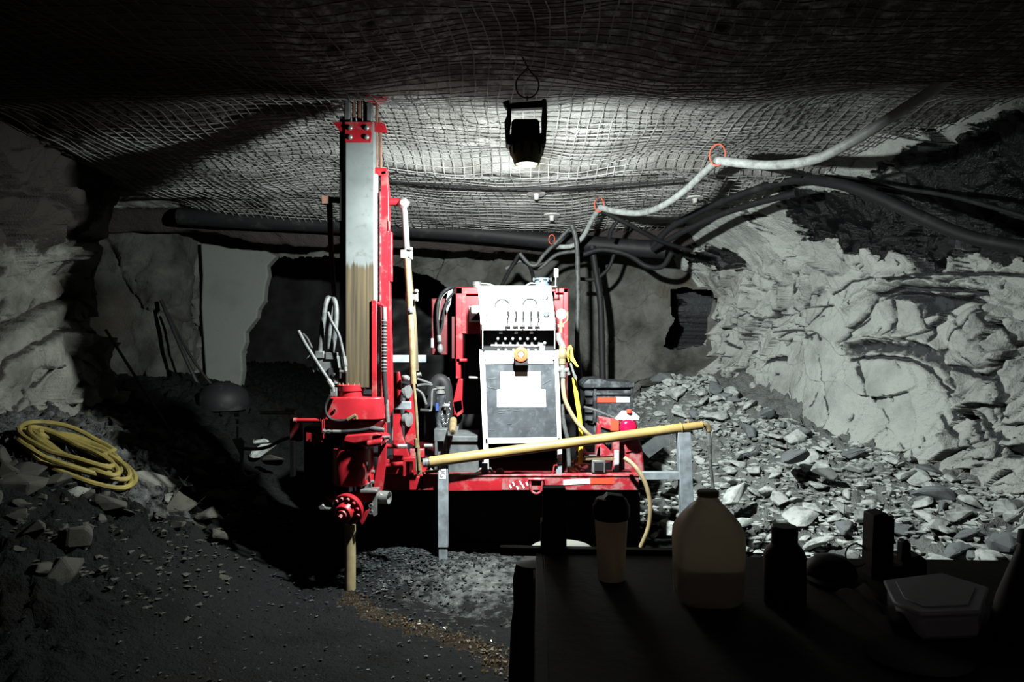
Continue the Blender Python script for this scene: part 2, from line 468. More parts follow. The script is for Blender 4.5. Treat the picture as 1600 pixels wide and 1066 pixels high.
def grid_obj(name, X, Y, Z, m, raw_wet_shade=None, kind='structure', keep=None, shade_or_tone=None):
    """height-mesh from 2-D arrays of coordinates"""
    nu, nv = X.shape
    V = np.stack([X, Y, Z], -1).reshape(-1, 3)
    idx = np.arange(nu * nv).reshape(nu, nv)
    Q = np.stack([idx[:-1, :-1], idx[1:, :-1], idx[1:, 1:], idx[:-1, 1:]], -1).reshape(-1, 4)
    if keep is not None:
        k = keep.reshape(-1); Q = Q[k[Q].all(1)]
    me = bpy.data.meshes.new(name)
    me.vertices.add(len(V)); me.vertices.foreach_set('co', V.ravel().astype(np.float32))
    me.loops.add(Q.size); me.loops.foreach_set('vertex_index', Q.ravel().astype(np.int32))
    me.polygons.add(len(Q)); me.polygons.foreach_set('loop_start', (np.arange(len(Q)) * 4).astype(np.int32))
    me.polygons.foreach_set('loop_total', np.full(len(Q), 4, np.int32))
    me.update(calc_edges=True)
    me.polygons.foreach_set('use_smooth', np.ones(len(Q), bool))
    if raw_wet_shade is not None:
        a = me.attributes.new('raw_wet_shade', 'FLOAT', 'POINT'); a.data.foreach_set('value', raw_wet_shade.reshape(-1).astype(np.float32))
    if shade_or_tone is not None:
        a = me.attributes.new('shade_or_tone', 'FLOAT', 'POINT'); a.data.foreach_set('value', shade_or_tone.reshape(-1).astype(np.float32))
    me.materials.append(M[m] if isinstance(m, str) else m)
    o = bpy.data.objects.new(name, me); COL.objects.link(o)
    if kind: o['kind'] = kind
    return o

# ================================================================== THE DRIFT (floor, walls, roof)
XT = ([2, 3, 4.86, 6.5, 8.5, 10.5], [5.0, 4.5, 3.45, 2.55, 1.62, 0.9])
CZP = ([1.5, 3.2, 4.1, 5.0, 6.0, 7.0, 8.0, 8.25, 8.45, 9.5, 11], [3.02, 3.09, 3.13, 3.22, 3.14, 3.0, 2.85, 2.82, 2.60, 2.76, 2.7])


def ceil_z(x, y):
    x = np.asarray(x, float); y = np.asarray(y, float)
    z = np.interp(y, *CZP) + 0.075 * fbm(x * 0.75, y * 0.75, 5, 3) + 0.03 * vn(x * 1.7, y * 1.7, 9)
    z = z + 0.055 * np.clip(-x, 0, 4) * sstep(6.3, 8.0, y)
    z = z - 0.10 * np.exp(-((y - 6.15 - 0.06 * x) / 0.16) ** 2) * sstep(-2.5, -0.5, x)      # sagging fold
    return z


def wallx(y, z):
    top = np.interp(y, *XT)
    zz = np.asarray(z, float)
    b = np.interp(zz, [-0.3, 0.0, 0.5, 1.0, 1.5, 2.1, 2.6, 2.9, 3.2], [0.25, 0.3, 0.55, 0.75, 0.85, 0.78, 0.55, 0.25, 0.0])
    return top + b


def hit_right(px, py):
    """where the sight line of a photo pixel meets the right wall -> (y, z)"""
    D = 4.0
    for _ in range(400):
        p = at(px, py, D)
        if p.x >= wallx(p.y, p.z): break
        D += 0.02
    return (p.y * 1.15, p.z)


RP = lambda *pts: [hit_right(*p) for p in pts]


def floor_z(x, y):
    x = np.asarray(x, float); y = np.asarray(y, float)
    z = 0.02 * fbm(x * 1.2, y * 1.2, 31, 4)
    tl = np.clip((-x - 1.15) / 2.1, 0, 1); z = z + (0.93 * tl * tl * (3 - 2 * tl) + 0.3 * np.clip(-x - 3.0, 0, 1)) * (0.80 + 0.06 * (np.minimum(y, 6.5) - 4)) * sstep(2.2, 4.2, y)
    dist = wallx(y, 0.5) - x
    tr = np.clip(1 - dist / 1.9, 0, 1.3); z = z + np.interp(y, [5.2, 6.2, 7.4], [0.42, 0.62, 0.80]) * tr * tr * (3 - 2 * np.minimum(tr, 1)) * sstep(3.2, 5.2, y)
    z = z + 0.42 * np.exp(-(((x - 1.8) / 0.8) ** 2 + ((y - 8.3) / 0.9) ** 2))
    z = z + 0.13 * np.exp(-(((x + 0.83) / 0.42) ** 2 + ((y - 5.15) / 0.32) ** 2))               # drill cuttings
    z = z + 0.15 * np.exp(-(((x + 3.05) / 0.55) ** 2 + ((y - 8.0) / 0.7) ** 2))
    z = z - 0.035 * np.exp(-(((x + 0.25 + (4.35 - y) * -1.1) / 0.12) ** 2)) * sstep(3.2, 3.6, y) * sstep(4.9, 4.6, y)
    return z


# ---- roof
def build_ceiling():
    xs = np.linspace(-6.2, 5.6, 440); ys = np.concatenate([np.linspace(1.2, 3.4, 60), np.linspace(3.42, 10.2, 340)])
    X, Y = np.meshgrid(xs, ys, indexing='ij')
    f, e = facets(X + 0.1 * vn(X * 3, Y * 3, 2), Y, 0.16, 71, 0.7)
    bare = sstep(-0.1, 0.3, fbm(X * 0.8, Y * 0.8, 77, 3))
    Z = ceil_z(X, Y) + 0.012 * f * (0.4 + bare) + 0.012 * fbm(X * 9, Y * 9, 12, 4)
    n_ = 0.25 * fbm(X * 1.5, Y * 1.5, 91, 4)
    dm = np.maximum(0.95 * sstep(-0.7, -1.5, X + n_ * 1.2) * sstep(5.6, 4.9, Y + n_ + 0.25 * (X + 1.2)), np.maximum(0.62 * sstep(4.75, 4.3, Y + n_), 0.85 * sstep(8.0, 8.3, Y)))  # roof colour darkened near, left and far back: painted lack of lamp light
    grid_obj('ceiling', X, Y, Z + 0.015, 'ceil', shade_or_tone=dm)
build_ceiling()


# ---- wire mesh pinned under the roof
def build_mesh():
    mb = MB()
    sp = 0.078

    def run(P, r):
        i = len(mb.v); k = len(P)
        for p in P:
            mb.v += [(p[0] + a, p[1] + b, p[2] + c) for a, b, c in r]
        m = len(r)
        for j in range(k - 1):
            for q in range(m):
                o = i + j * m; mb.f.append((o + q, o + (q + 1) % m, o + m + (q + 1) % m, o + m + q))

    def xlim(y): return float(np.interp(y, *XT)) - 0.02
    t = 0.0032
    for k in range(int((8.2 - 3.0) / sp)):          # wires across
        y0 = 3.0 + k * sp
        xs = np.arange(-3.5, xlim(y0), 0.05)
        if len(xs) < 2: continue
        yy = y0 + 0.05 * vn(xs * 0.9, xs * 0 + y0 * 0.35, 41) + 0.012 * vn(xs * 4, xs * 0 + k, 43)
        zz = ceil_z(xs, yy) - 0.020 - 0.020 * (vn(xs * 1.4, yy * 1.4, 44) + 0.6) + 0.004 * vn(xs * 9, xs * 0 + k, 48)
        run(list(zip(xs, yy, zz)), [(0, -t, -t), (0, t, -t), (0, 0, t)])
    for k in range(int(8.0 / sp)):                  # wires along
        x0 = -3.5 + k * sp
        ys = np.arange(3.0, 8.2, 0.05)
        xx = x0 + 0.06 * vn(ys * 0.8, ys * 0 + x0 * 0.3, 45) + 0.012 * vn(ys * 4, ys * 0 + k, 46) + 0.03 * (ys - 5)
        ok = xx < np.interp(ys, *XT) - 0.02
        ys = ys[ok]; xx = xx[ok]
        if len(ys) < 3: continue
        zz = ceil_z(xx, ys) - 0.026 - 0.020 * (vn(xx * 1.4, ys * 1.4, 44) + 0.6) + 0.004 * vn(ys * 9, ys * 0 + k, 47)
        run(list(zip(xx, ys, zz)), [(-t, 0, -t), (t, 0, -t), (0, 0, t)])
    o = mb.build('roof_wire_mesh', 'wire', smooth=False)
    tag(o, 'galvanised wire mesh pinned under the mine roof', 'wire mesh', kind='structure')
build_mesh()


# ---- right wall
def build_right():
    ys = np.linspace(2.4, 10.4, 820); zs = np.linspace(-0.3, 3.42, 520)
    Y, Z = np.meshgrid(ys, zs, indexing='ij')
    S = Y * 1.15
    X = wallx(Y, Z)
    d = 0.16 * fbm(S * 0.9, Z * 0.9, 101, 3)
    wx = S + 0.10 * fbm(S * 2, Z * 2, 103, 3); wz = Z + 0.10 * fbm(S * 2 + 9, Z * 2, 104, 3)
    f1, e1 = facets(wx - wz * 0.4, wz * 1.2, 0.62, 105, 0.7)
    f2, e2 = facets(wx + wz * 0.55, wz * 0.8, 0.22, 106, 0.9)
    f3, e3 = facets(wx + wz * 0.6, wz * 0.6, 0.080, 107, 1.0)
    calm = 0
    for px, py, a_, b_ in ((1230, 600, .45, .45), (1330, 630, .45, .42), (1430, 640, .40, .40), (1430, 580, .35, .25), (1300, 560, .35, .3)):
        hc = hit_right(px, py); calm = np.maximum(calm, np.exp(-(((S - hc[0]) / a_) ** 2 + ((Z - hc[1]) / b_) ** 2) ** 1.5))
    rgh = np.clip(1 - 0.95 * calm, 0.05, 1)
    patch = sstep(-0.15, 0.25, fbm(S * 1.3, Z * 1.3, 109, 4))
    shade_or_tone = np.zeros(S.shape); raw_wet_shade = np.zeros(S.shape)
    d = d + 0.085 * f1 * (0.3 + 0.7 * rgh) + 0.045 * f2 * rgh * (0.25 + patch) + 0.022 * f3 * rgh * (0.12 + patch)
    ed = np.exp(-(e2 / 0.05) ** 2) * patch * rgh; d = d - 0.035 * ed; shade_or_tone = np.maximum(shade_or_tone, 0.55 * ed)  # slab edges darkened in colour, shade painted along the creases
    ed = np.exp(-(e1 / 0.018) ** 2) * rgh * sstep(-.1, .2, vn(S * 2, Z * 2, 140)); d = d - 0.05 * ed; shade_or_tone = np.maximum(shade_or_tone, 0.9 * ed)
    d = d + 0.020 * fbm(S * 6, Z * 4, 110, 4) * rgh + 0.006 * fbm(S * 16, Z * 14, 111, 3)
    J1 = 0.022 * fbm(S * 9, Z * 9, 113, 3); J2 = 0.022 * fbm(S * 9, Z * 9, 114, 3)

    def crack(pts, depth, wd, dark=1.0, P=None):
        nonlocal d, shade_or_tone
        P = P or RP(*pts)
        dd = seg_dist(S + J1, Z + J2, P)
        g = np.exp(-(dd / wd) ** 2)
        d = d - depth * g
        shade_or_tone = np.maximum(shade_or_tone, np.exp(-(dd / (wd * 1.1)) ** 4) * dark)  # crack colour darkened: exposed rock plus painted shade

    def ridge(pts, h, wd):
        nonlocal d
        d = d + h * np.exp(-(seg_dist(S + J1, Z + J2, RP(*pts)) / wd) ** 2)

    def hollow(poly, depth, soft=0.05, dark=1.0):
        nonlocal d, shade_or_tone
        P = RP(*poly); q_ = P + [P[0]]
        sj = S + 0.05 * fbm(S * 5, Z * 5, 115, 4); zj = Z + 0.05 * fbm(S * 5, Z * 5, 116, 4)
        ins = in_poly(sj, zj, P); ds = seg_dist(sj, zj, q_)
        d = d - depth * np.where(ins, sstep(0, soft, ds), 0)
        shade_or_tone = np.maximum(shade_or_tone, np.where(ins, np.clip(.5 + ds * 10, 0, 1), 0) * dark)  # hollow coloured dark to stand for the shadow under the overhang
    ridge([(1330, 480), (1385, 438), (1450, 432), (1530, 444), (1600, 470)], 0.12, 0.06)
    hollow([(1372, 472), (1400, 456), (1450, 452), (1495, 456), (1540, 462), (1500, 470), (1480, 488), (1455, 500), (1440, 478), (1410, 470)], 0.20, 0.06)
    crack([(1318, 540), (1340, 515), (1362, 490), (1370, 462), (1410, 450), (1480, 452), (1545, 460)], 0.12, 0.020)
    hollow([(1332, 548), (1345, 535), (1400, 528), (1450, 532), (1492, 552), (1515, 590), (1528, 640), (1512, 640), (1488, 600), (1460, 568), (1420, 556), (1380, 552), (1345, 560)], 0.06, 0.05, 0.75)
    ridge([(1335, 540), (1370, 528), (1420, 524), (1470, 536), (1505, 570), (1530, 640)], 0.10, 0.035)
    crack([(1345, 562), (1385, 556), (1430, 560), (1462, 580), (1490, 615), (1504, 655)], 0.08, 0.016)
    crack([(1395, 470), (1402, 500), (1398, 522)], 0.09, 0.020); crack([(1440, 480), (1455, 505), (1464, 530)], 0.09, 0.020)
    crack([(1365, 498), (1340, 522), (1325, 545)], 0.05, 0.014)
    bl = RP((1545, 525))[0]
    d = d + 0.20 * np.clip(1 - (((S - bl[0]) / 0.28) ** 2 + ((Z - bl[1]) / 0.26) ** 2), 0, 1) ** 0.5
    crack([(1508, 470), (1530, 474), (1562, 498), (1592, 530), (1586, 570), (1562, 590), (1530, 588), (1505, 575)], 0.12, 0.022)
    crack([(1540, 478), (1520, 510), (1490, 545)], 0.06, 0.014)
    crack([(1575, 590), (1592, 620), (1576, 655)], 0.10, 0.03); crack([(1540, 655), (1562, 690), (1560, 710)], 0.10, 0.03)
    crack([(1480, 650), (1498, 690)], 0.05, 0.02); crack([(1500, 640), (1530, 660), (1542, 690)], 0.07, 0.015)
    hollow([(1478, 668), (1500, 668), (1510, 690), (1490, 700)], 0.05, 0.04, .7)
    crack([(1285, 555), (1298, 600), (1306, 645)], 0.04, 0.008, .9); crack([(1350, 560), (1365, 600), (1374, 628)], 0.06, 0.013); crack([(1352, 575), (1362, 596)], 0.06, 0.022)
    crack([(1388, 640), (1394, 680)], 0.03, 0.007, .8); crack([(1242, 428), (1236, 450), (1230, 474)], 0.10, 0.018); crack([(1285, 480), (1262, 510)], 0.06, 0.013)
    crack([(1158, 582), (1170, 560), (1180, 538)], 0.08, 0.018); crack([(1230, 600), (1238, 630)], 0.03, 0.008); crack([(1300, 620), (1306, 650), (1298, 668)], 0.03, 0.008)
    crack([(1190, 568), (1205, 560), (1222, 562)], 0.08, 0.022); crack([(1262, 528), (1276, 520), (1284, 530)], 0.05, 0.013)
    crack([(1210, 520), (1240, 515), (1270, 530)], 0.04, 0.010); crack([(1130, 500), (1120, 520), (1145, 545)], 0.06, 0.016)
    crack([(1400, 440), (1460, 430), (1540, 425), (1600, 432)], 0.06, 0.014); crack([(1300, 460), (1330, 440), (1370, 430)], 0.04, 0.010)
    # many short slanting flake cracks
    r = random.Random(21)
    for k in range(150):
        px = r.uniform(1110, 1600); py = r.uniform(400, 720)
        if 1190 < px < 1480 and 545 < py < 690 and r.random() < .8: continue
        a_ = math.radians(r.gauss(62 if px < 1400 else 115, 22)); L_ = r.uniform(6, 22)
        dx = math.cos(a_) * L_; dy = -math.sin(a_) * L_
        P = RP((px - dx / 2, py - dy / 2), (px + r.uniform(-2, 2), py + r.uniform(-2, 2)), (px + dx / 2, py + dy / 2))
        crack(None, r.uniform(.025, .06), r.uniform(.005, .011), r.uniform(.75, 1), P=P)
    hollow([(1050, 452), (1075, 448), (1108, 456), (1104, 500), (1100, 540), (1060, 548), (1035, 545), (1052, 500)], 0.9, 0.06)
    shade_or_tone = np.maximum(shade_or_tone, .50 * sstep(8.6, 9.2, S) * sstep(1.5, .9, Z) * (0.6 + 0.6 * patch))  # darker low down at the far end
    shade_or_tone = np.maximum(shade_or_tone, 0.22 * patch * sstep(.75, .45, Z))  # darker in patches towards the foot
    # bare black rock: ragged patch under the roof
    pl = RP((1232, 372), (1228, 300), (1260, 288), (1330, 305), (1400, 262), (1470, 215), (1600, 160), (1640, 200), (1640, 400), (1600, 412), (1560, 420), (1520, 395),
            (1470, 425), (1440, 410), (1400, 392), (1385, 410), (1360, 395), (1310, 400), (1290, 372), (1260, 378))
    pl2 = RP((1070, 398), (1110, 385), (1150, 392), (1168, 415), (1130, 422), (1095, 412))
    sj = S + 0.07 * fbm(S * 5, Z * 5, 120, 5, .6); zj = Z + 0.09 * fbm(S * 5, Z * 5, 121, 5, .6)
    for p_ in (pl, pl2):
        ins = in_poly(sj, zj, p_); ds = seg_dist(sj, zj, p_ + [p_[0]])
        raw_wet_shade = np.maximum(raw_wet_shade, np.where(ins, 0.5 + ds * 9, 0.5 - ds * 9))
    raw_wet_shade = np.clip(raw_wet_shade, 0, 1)
    hp_ = RP((1030, 445), (1110, 448), (1106, 500), (1102, 545), (1030, 552)); raw_wet_shade = np.maximum(raw_wet_shade, np.where(in_poly(sj, zj, hp_), 1.0, 0))  # inside of the hole painted black for its unlit depth
    rs = sstep(0.45, 0.62, raw_wet_shade)
    d = d - 0.10 * rs + 0.035 * rs * f3 + 0.04 * rs * f2
    ho = -np.gradient(X, axis=0) / np.gradient(Y, axis=0)
    n = np.stack([-np.ones_like(X), ho * -1.0, 0 * X], -1); n /= np.linalg.norm(n, axis=-1, keepdims=True)
    grid_obj('wall_right', X + n[..., 0] * d, Y + n[..., 1] * d * 0.6, Z + 0 * d, 'wall', raw_wet_shade, shade_or_tone=shade_or_tone)
build_right()


# ---- left wall (runs back, turns out into the cross-cut, comes back as the pale pillar)
def path_wall(name, pts, z0, z1, m, seed, bulge, amp=(0.10, 0.06, 0.025, 0.012), n=(420, 260), keep=None, extra=None):
    P = np.array(pts, float); L = np.concatenate([[0], np.cumsum(np.hypot(*np.diff(P, axis=0).T))])
    s = np.linspace(0, L[-1], n[0]); X0 = np.interp(s, L, P[:, 0]); Y0 = np.interp(s, L, P[:, 1])
    k = np.ones(9) / 9
    X0 = np.convolve(np.pad(X0, 4, 'edge'), k, 'valid'); Y0 = np.convolve(np.pad(Y0, 4, 'edge'), k, 'valid')
    tx = np.gradient(X0); ty = np.gradient(Y0); ln = np.hypot(tx, ty); nx = ty / ln; ny = -tx / ln
    zs = np.linspace(z0, z1, n[1])
    S, Z = np.meshgrid(s, zs, indexing='ij')
    wx = S + 0.1 * fbm(S * 2, Z * 2, seed + 3, 3); wz = Z + 0.1 * fbm(S * 2, Z * 2, seed + 4, 3)
    f1, _ = facets(wx, wz, 0.6, seed + 5, 0.6); f2, _ = facets(wx - wz * 0.5, wz, 0.2, seed + 6, 0.8)
    pt = sstep(-0.2, 0.3, fbm(S * 1.2, Z * 1.2, seed + 9, 4))
    d = amp[0] * fbm(S * 0.9, Z * 0.9, seed, 3) + amp[1] * f1 * (0.3 + pt) + amp[2] * f2 * (0.1 + pt) + amp[3] * fbm(S * 6, Z * 6, seed + 10, 4)
    d = d + bulge(S, Z)
    X = X0[:, None] + nx[:, None] * d; Y = Y0[:, None] + ny[:, None] * d
    kp = keep(X, Y, Z) if keep else None
    dm = extra(X, Y, Z) if extra else None
    return grid_obj(name, X, Y, Z, m, keep=kp, shade_or_tone=dm)


def LP(*pts):
    """photo pixels on the left wall -> (distance along the wall, height)"""
    out = []
    for px, py in pts:
        y = 3.68 * F / (800 - px); out.append((y - 1.6, CZ - (py - 533) / F * y))
    return out


LCR = [(LP((-20, 575), (20, 545), (60, 502), (110, 478), (150, 458)), .12, .030), (LP((5, 620), (40, 570), (75, 540), (120, 512)), .08, .020), (LP((40, 690), (50, 640), (85, 600), (95, 570)), .06, .016),
       (LP((0, 480), (30, 450), (40, 420)), .10, .03), (LP((10, 520), (35, 500), (50, 470)), .07, .02), (LP((120, 440), (128, 460)), .05, .012), (LP((105, 400), (112, 430)), .04, .010),
       (LP((0, 292), (60, 300), (105, 335)), .12, .04), (LP((95, 362), (150, 378), (185, 385)), .09, .03), (LP((60, 610), (90, 650), (70, 690)), .03, .012), (LP((130, 560), (150, 590)), .03, .010),
       (LP((-30, 650), (10, 640), (30, 665)), .08, .03), (LP((145, 490), (150, 512)), .04, .010), (LP((80, 470), (70, 500)), .05, .014)]


def lcrack(S, Z, mul):
    a_ = S + 0.03 * fbm(S * 7, Z * 7, 5, 3); b_ = Z + 0.03 * fbm(S * 7, Z * 7, 6, 3)
    r_ = 0
    for pts, dep, wd in LCR:
        g = np.exp(-(seg_dist(a_, b_, pts) / wd) ** 2); r_ = np.maximum(r_, g * (dep if mul else 1))
    return r_


def lb(S, Z):
    return -0.10 * np.exp(-((Z - 2.0) / 0.45) ** 2) + 0.16 * sstep(1.0, 0.2, Z) - lcrack(S, Z, True)
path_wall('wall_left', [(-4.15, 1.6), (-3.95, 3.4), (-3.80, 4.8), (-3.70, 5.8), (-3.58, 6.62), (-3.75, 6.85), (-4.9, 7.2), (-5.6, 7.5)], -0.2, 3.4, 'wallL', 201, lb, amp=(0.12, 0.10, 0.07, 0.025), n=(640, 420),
          extra=lambda X, Y, Z: np.clip(0.8 * lcrack(Y - 1.6, Z, False) + 0.9 * sstep(2.1, 2.75, Z + 0.5 * fbm(Y * 1.5, Z * 1.5, 92, 4) - 0.25 * (Y - 6)) + 0.8 * sstep(5.5, 5.0, Y + 0.6 * fbm(Y * 2, Z * 2, 93, 4)), 0, 1))  # shade painted into the colour: high up, near end and along cracks
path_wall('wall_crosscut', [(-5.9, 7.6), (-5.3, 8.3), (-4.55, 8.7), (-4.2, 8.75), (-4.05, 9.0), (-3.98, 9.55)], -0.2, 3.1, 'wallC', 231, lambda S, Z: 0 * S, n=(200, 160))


# ---- back: smooth sprayed bulkhead left, ragged way through, rock right
def edge_keep(X, Y, Z):
    px = 800 + X / Y * F; py = 533 - (Z - CZ) / Y * F
    poly = [(9.35 * (a - 800) / F, CZ - (b - 533) / F * 9.35) for a, b in ((432, 404), (418, 412), (415, 470), (400, 500), (384, 520), (378, 560), (374, 640), (374, 900), (715, 900), (715, 470), (690, 440), (600, 408), (480, 400))]
    jx = X + 0.05 * fbm(X * 5, Z * 5, 301, 3); jz = Z + 0.05 * fbm(X * 5, Z * 5, 302, 3)
    hole = [(8.85 * (a - 800) / F, CZ - (b - 533) / F * 8.85) for a, b in ((1048, 455), (1075, 450), (1112, 456), (1106, 500), (1102, 538), (1062, 546), (1036, 543), (1053, 500))]
    return ~(in_poly(jx, jz, poly) | in_poly(jx, jz, hole))
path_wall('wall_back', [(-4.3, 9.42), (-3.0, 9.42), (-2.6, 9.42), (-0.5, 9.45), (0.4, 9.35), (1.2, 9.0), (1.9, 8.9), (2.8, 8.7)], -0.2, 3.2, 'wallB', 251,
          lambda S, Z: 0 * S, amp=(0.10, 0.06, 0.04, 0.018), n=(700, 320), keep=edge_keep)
sm = []
SMP = [(313, 380), (345, 384), (380, 388), (415, 392), (432, 400), (424, 408), (417, 416), (419, 430), (414, 448), (412, 470), (403, 484), (401, 497), (392, 508), (383, 520), (384, 535), (377, 552), (379, 580), (374, 610), (375, 640), (372, 700), (345, 700), (336, 670), (330, 630), (322, 600), (318, 540), (314, 480), (316, 430)]
wall = MB(9.28); wall.slab([(a, b, 9.28) for a, b in SMP], 0.16)
o = wall.build('wall_bulkhead', 'smooth', smooth=False, bev=0.02); o['kind'] = 'structure'
path_wall('wall_drift_end', [(-6, 13.8), (4, 13.8)], -0.2, 3.4, M['dark'], 281, lambda S, Z: 0 * S, n=(80, 50))

# ---- floor
def build_floor():
    xs = np.linspace(-6.3, 5.2, 620); ys = np.concatenate([np.linspace(1.4, 3.2, 50), np.linspace(3.22, 6.6, 360), np.linspace(6.64, 13.9, 130)])
    X, Y = np.meshgrid(xs, ys, indexing='ij')
    f, e = facets(X, Y, 0.11, 61, 0.8); f2, _ = facets(X, Y, 0.045, 62, 0.8)
    bank = np.clip(sstep(-1.6, -2.4, X) + sstep(2.2, 1.2, wallx(Y, .5) - X), 0, 1)
    cut = np.exp(-(((X + 0.83) / 0.5) ** 2 + ((Y - 5.15) / 0.4) ** 2))
    flat = 0.15 + 0.5 * sstep(0.0, 0.4, fbm(X * 1.3, Y * 1.3, 63, 3))
    Z = floor_z(X, Y) + 0.035 * f * bank + 0.010 * f2 * (flat + 1.2 * cut + bank) + 0.012 * fbm(X * 7, Y * 7, 64, 4)
    tp_ = [(at(*q_).x, at(*q_).y) for q_ in ((548, 930, 4.6), (600, 955, 4.3), (670, 975, 4.1), (740, 1000, 3.9), (800, 1040, 3.6))]
    rw = 0.85 * np.exp(-(seg_dist(X + 0.05 * vn(X * 6, Y * 6, 65), Y, tp_) / 0.10) ** 2)
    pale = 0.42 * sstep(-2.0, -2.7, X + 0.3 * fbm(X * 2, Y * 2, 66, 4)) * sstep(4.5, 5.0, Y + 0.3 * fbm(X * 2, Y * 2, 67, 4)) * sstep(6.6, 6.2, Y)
    grid_obj('floor', X, Y, Z, 'floor', raw_wet_shade=rw, shade_or_tone=pale + 0.75 * sstep(2.0, 1.2, wallx(Y, .5) - X) * sstep(4.2, 4.8, Y) + 0.46 * np.exp(-(((X + .25) / .55) ** 2 + ((Y - 5.0) / .75) ** 2)))
build_floor()

# wet rusty trickle running from the hole towards the bench
def build_trickle():
    rng_ = random.Random(4); mb = MB()
    pth = [at(548, 935, 4.55), at(600, 955, 4.3), at(670, 975, 4.1), at(740, 1000, 3.9), at(800, 1040, 3.6)]
    pts = smooth_path(pth, 30)
    for k in range(900):
        p = rng_.choice(pts); t = (4.6 - p.y)
        x = p.x + rng_.gauss(0, 0.05 + 0.03 * t); y = p.y + rng_.gauss(0, 0.05)
        r = rng_.uniform(0.003, 0.012) * (0.7 + 0.5 * t)
        z = float(floor_z(x, y)) + r * 0.5
        pr = [Vector((rng_.uniform(-1, 1), rng_.uniform(-1, 1), rng_.uniform(-.6, .6))).normalized() * r for _ in range(4)]
        i = len(mb.v); mb.v += [tuple(Vector((x, y, z)) + q) for q in pr]
        mb.f += [(i, i + 1, i + 2), (i, i + 2, i + 3), (i, i + 3, i + 1), (i + 1, i + 3, i + 2)]
    o = mb.build('wet_gravel', 'gold', smooth=False)
    tag(o, 'streak of wet rusty gravel running across the floor from the drill hole', 'gravel', kind='stuff')
build_trickle()


# ---- loose rocks
def rock_meshes(m, n, seed, flat):
    r = random.Random(seed); out = []
    for k in range(n):
        bm = bmesh.new()
        for _ in range(13):
            v = Vector((r.gauss(0, 1), r.gauss(0, 1), r.gauss(0, 1))).normalized() * r.uniform(.8, 1)
            bm.verts.new((v.x, v.y * r.uniform(.6, .9), v.z * flat))
        res = bmesh.ops.convex_hull(bm, input=bm.verts)
        for v in [v for v in bm.verts if not v.link_faces]: bm.verts.remove(v)
        bmesh.ops.bevel(bm, geom=list(bm.edges), offset=0.05, segments=1, affect='EDGES')
        me = bpy.data.meshes.new('broken_rock'); bm.to_mesh(me); bm.free()
        me.materials.append(M[m]); out.append(me)
    return out
RK = {'A': rock_meshes('rockA', 8, 1, .42), 'B': rock_meshes('rockB', 6, 2, .45), 'C': rock_meshes('rockC', 7, 3, .6), 'D': rock_meshes('rockD', 7, 9, .7)}


def put_rock(x, y, r, kind, label, group, seed, lift=0.25, name='broken_rock', z=None, flatrot=0.5):
    q = random.Random(seed)
    o = bpy.data.objects.new(name, q.choice(RK[kind])); COL.objects.link(o)
    o.location = (x, y, (float(floor_z(x, y)) if z is None else z) + r * lift)
    o.rotation_euler = (q.uniform(-flatrot, flatrot), q.uniform(-flatrot, flatrot), q.uniform(0, 6.3))
    o.scale = (r, r * q.uniform(.7, 1.1), r * q.uniform(.7, 1.1))
    return tag(o, label, 'rock', group)


q = random.Random(11); n = 0; tries = 0
while n < 275 and tries < 9000:
    tries += 1
    y = q.uniform(4.2, 8.6); x = wallx(y, 0.4) - abs(q.gauss(0, 1)) * 0.85 - 0.05
    p = Vector((x, y, float(floor_z(x, y)))); px = 800 + p.x / p.y * F; py = 533 - (p.z - CZ) / p.y * F
    if px < 1015 or px > 1625 or py < 560 or py > 960: continue
    r = q.choice([0.05, 0.06, 0.075, 0.09, 0.12, 0.15]) * q.uniform(.8, 1.2)
    kind = q.choice('AAAAB')
    put_rock(x, y, r, kind, 'grey angular rock fragment in the rubble heap along the foot of the pale right wall', 'rubble rocks along the right wall', 1000 + n, lift=0.45)
    n += 1
for k, (px, py, D, r, kind, lab) in enumerate([
        (1236, 712, 6.1, 0.24, 'B', 'large dark slab of rock leaning at the top of the right rubble heap'),
        (1290, 735, 5.9, 0.17, 'A', 'pale wedge shaped rock beside the dark slab on the right rubble heap'),
        (1460, 770, 5.5, 0.20, 'B', 'dark flat rock at the upper right edge of the rubble heap'),
        (1150, 770, 6.0, 0.20, 'A', 'broad pale rock slab just right of the galvanised frame post'),
        (1500, 800, 5.2, 0.15, 'A', 'rounded pale rock high on the rubble behind the upright black box')]):
    p = at(px, py, D)
    put_rock(p.x, p.y, r, kind, lab, None, 1500 + k, z=max(p.z - 0.05, float(floor_z(p.x, p.y)) - 0.03), lift=0.2, name='rock_slab')
q = random.Random(12)
for k in range(110):
    x = -q.uniform(1.9, 3.5); y = q.uniform(3.7, 6.2); r = q.choice([0.05, 0.07, 0.1, 0.14]) * q.uniform(.8, 1.2)
    px = 800 + x / y * F
    if not (-20 < px < 420): continue
    if x < -2.35 and 4.7 < y < 5.6: continue
    if x > -2.3 and y < 4.7: continue
    put_rock(x, y, r, 'C', 'dusty brown-grey rock lying on the dim left bank below the yellow hose coil', 'rocks on the left bank', 2000 + k, lift=0.3)
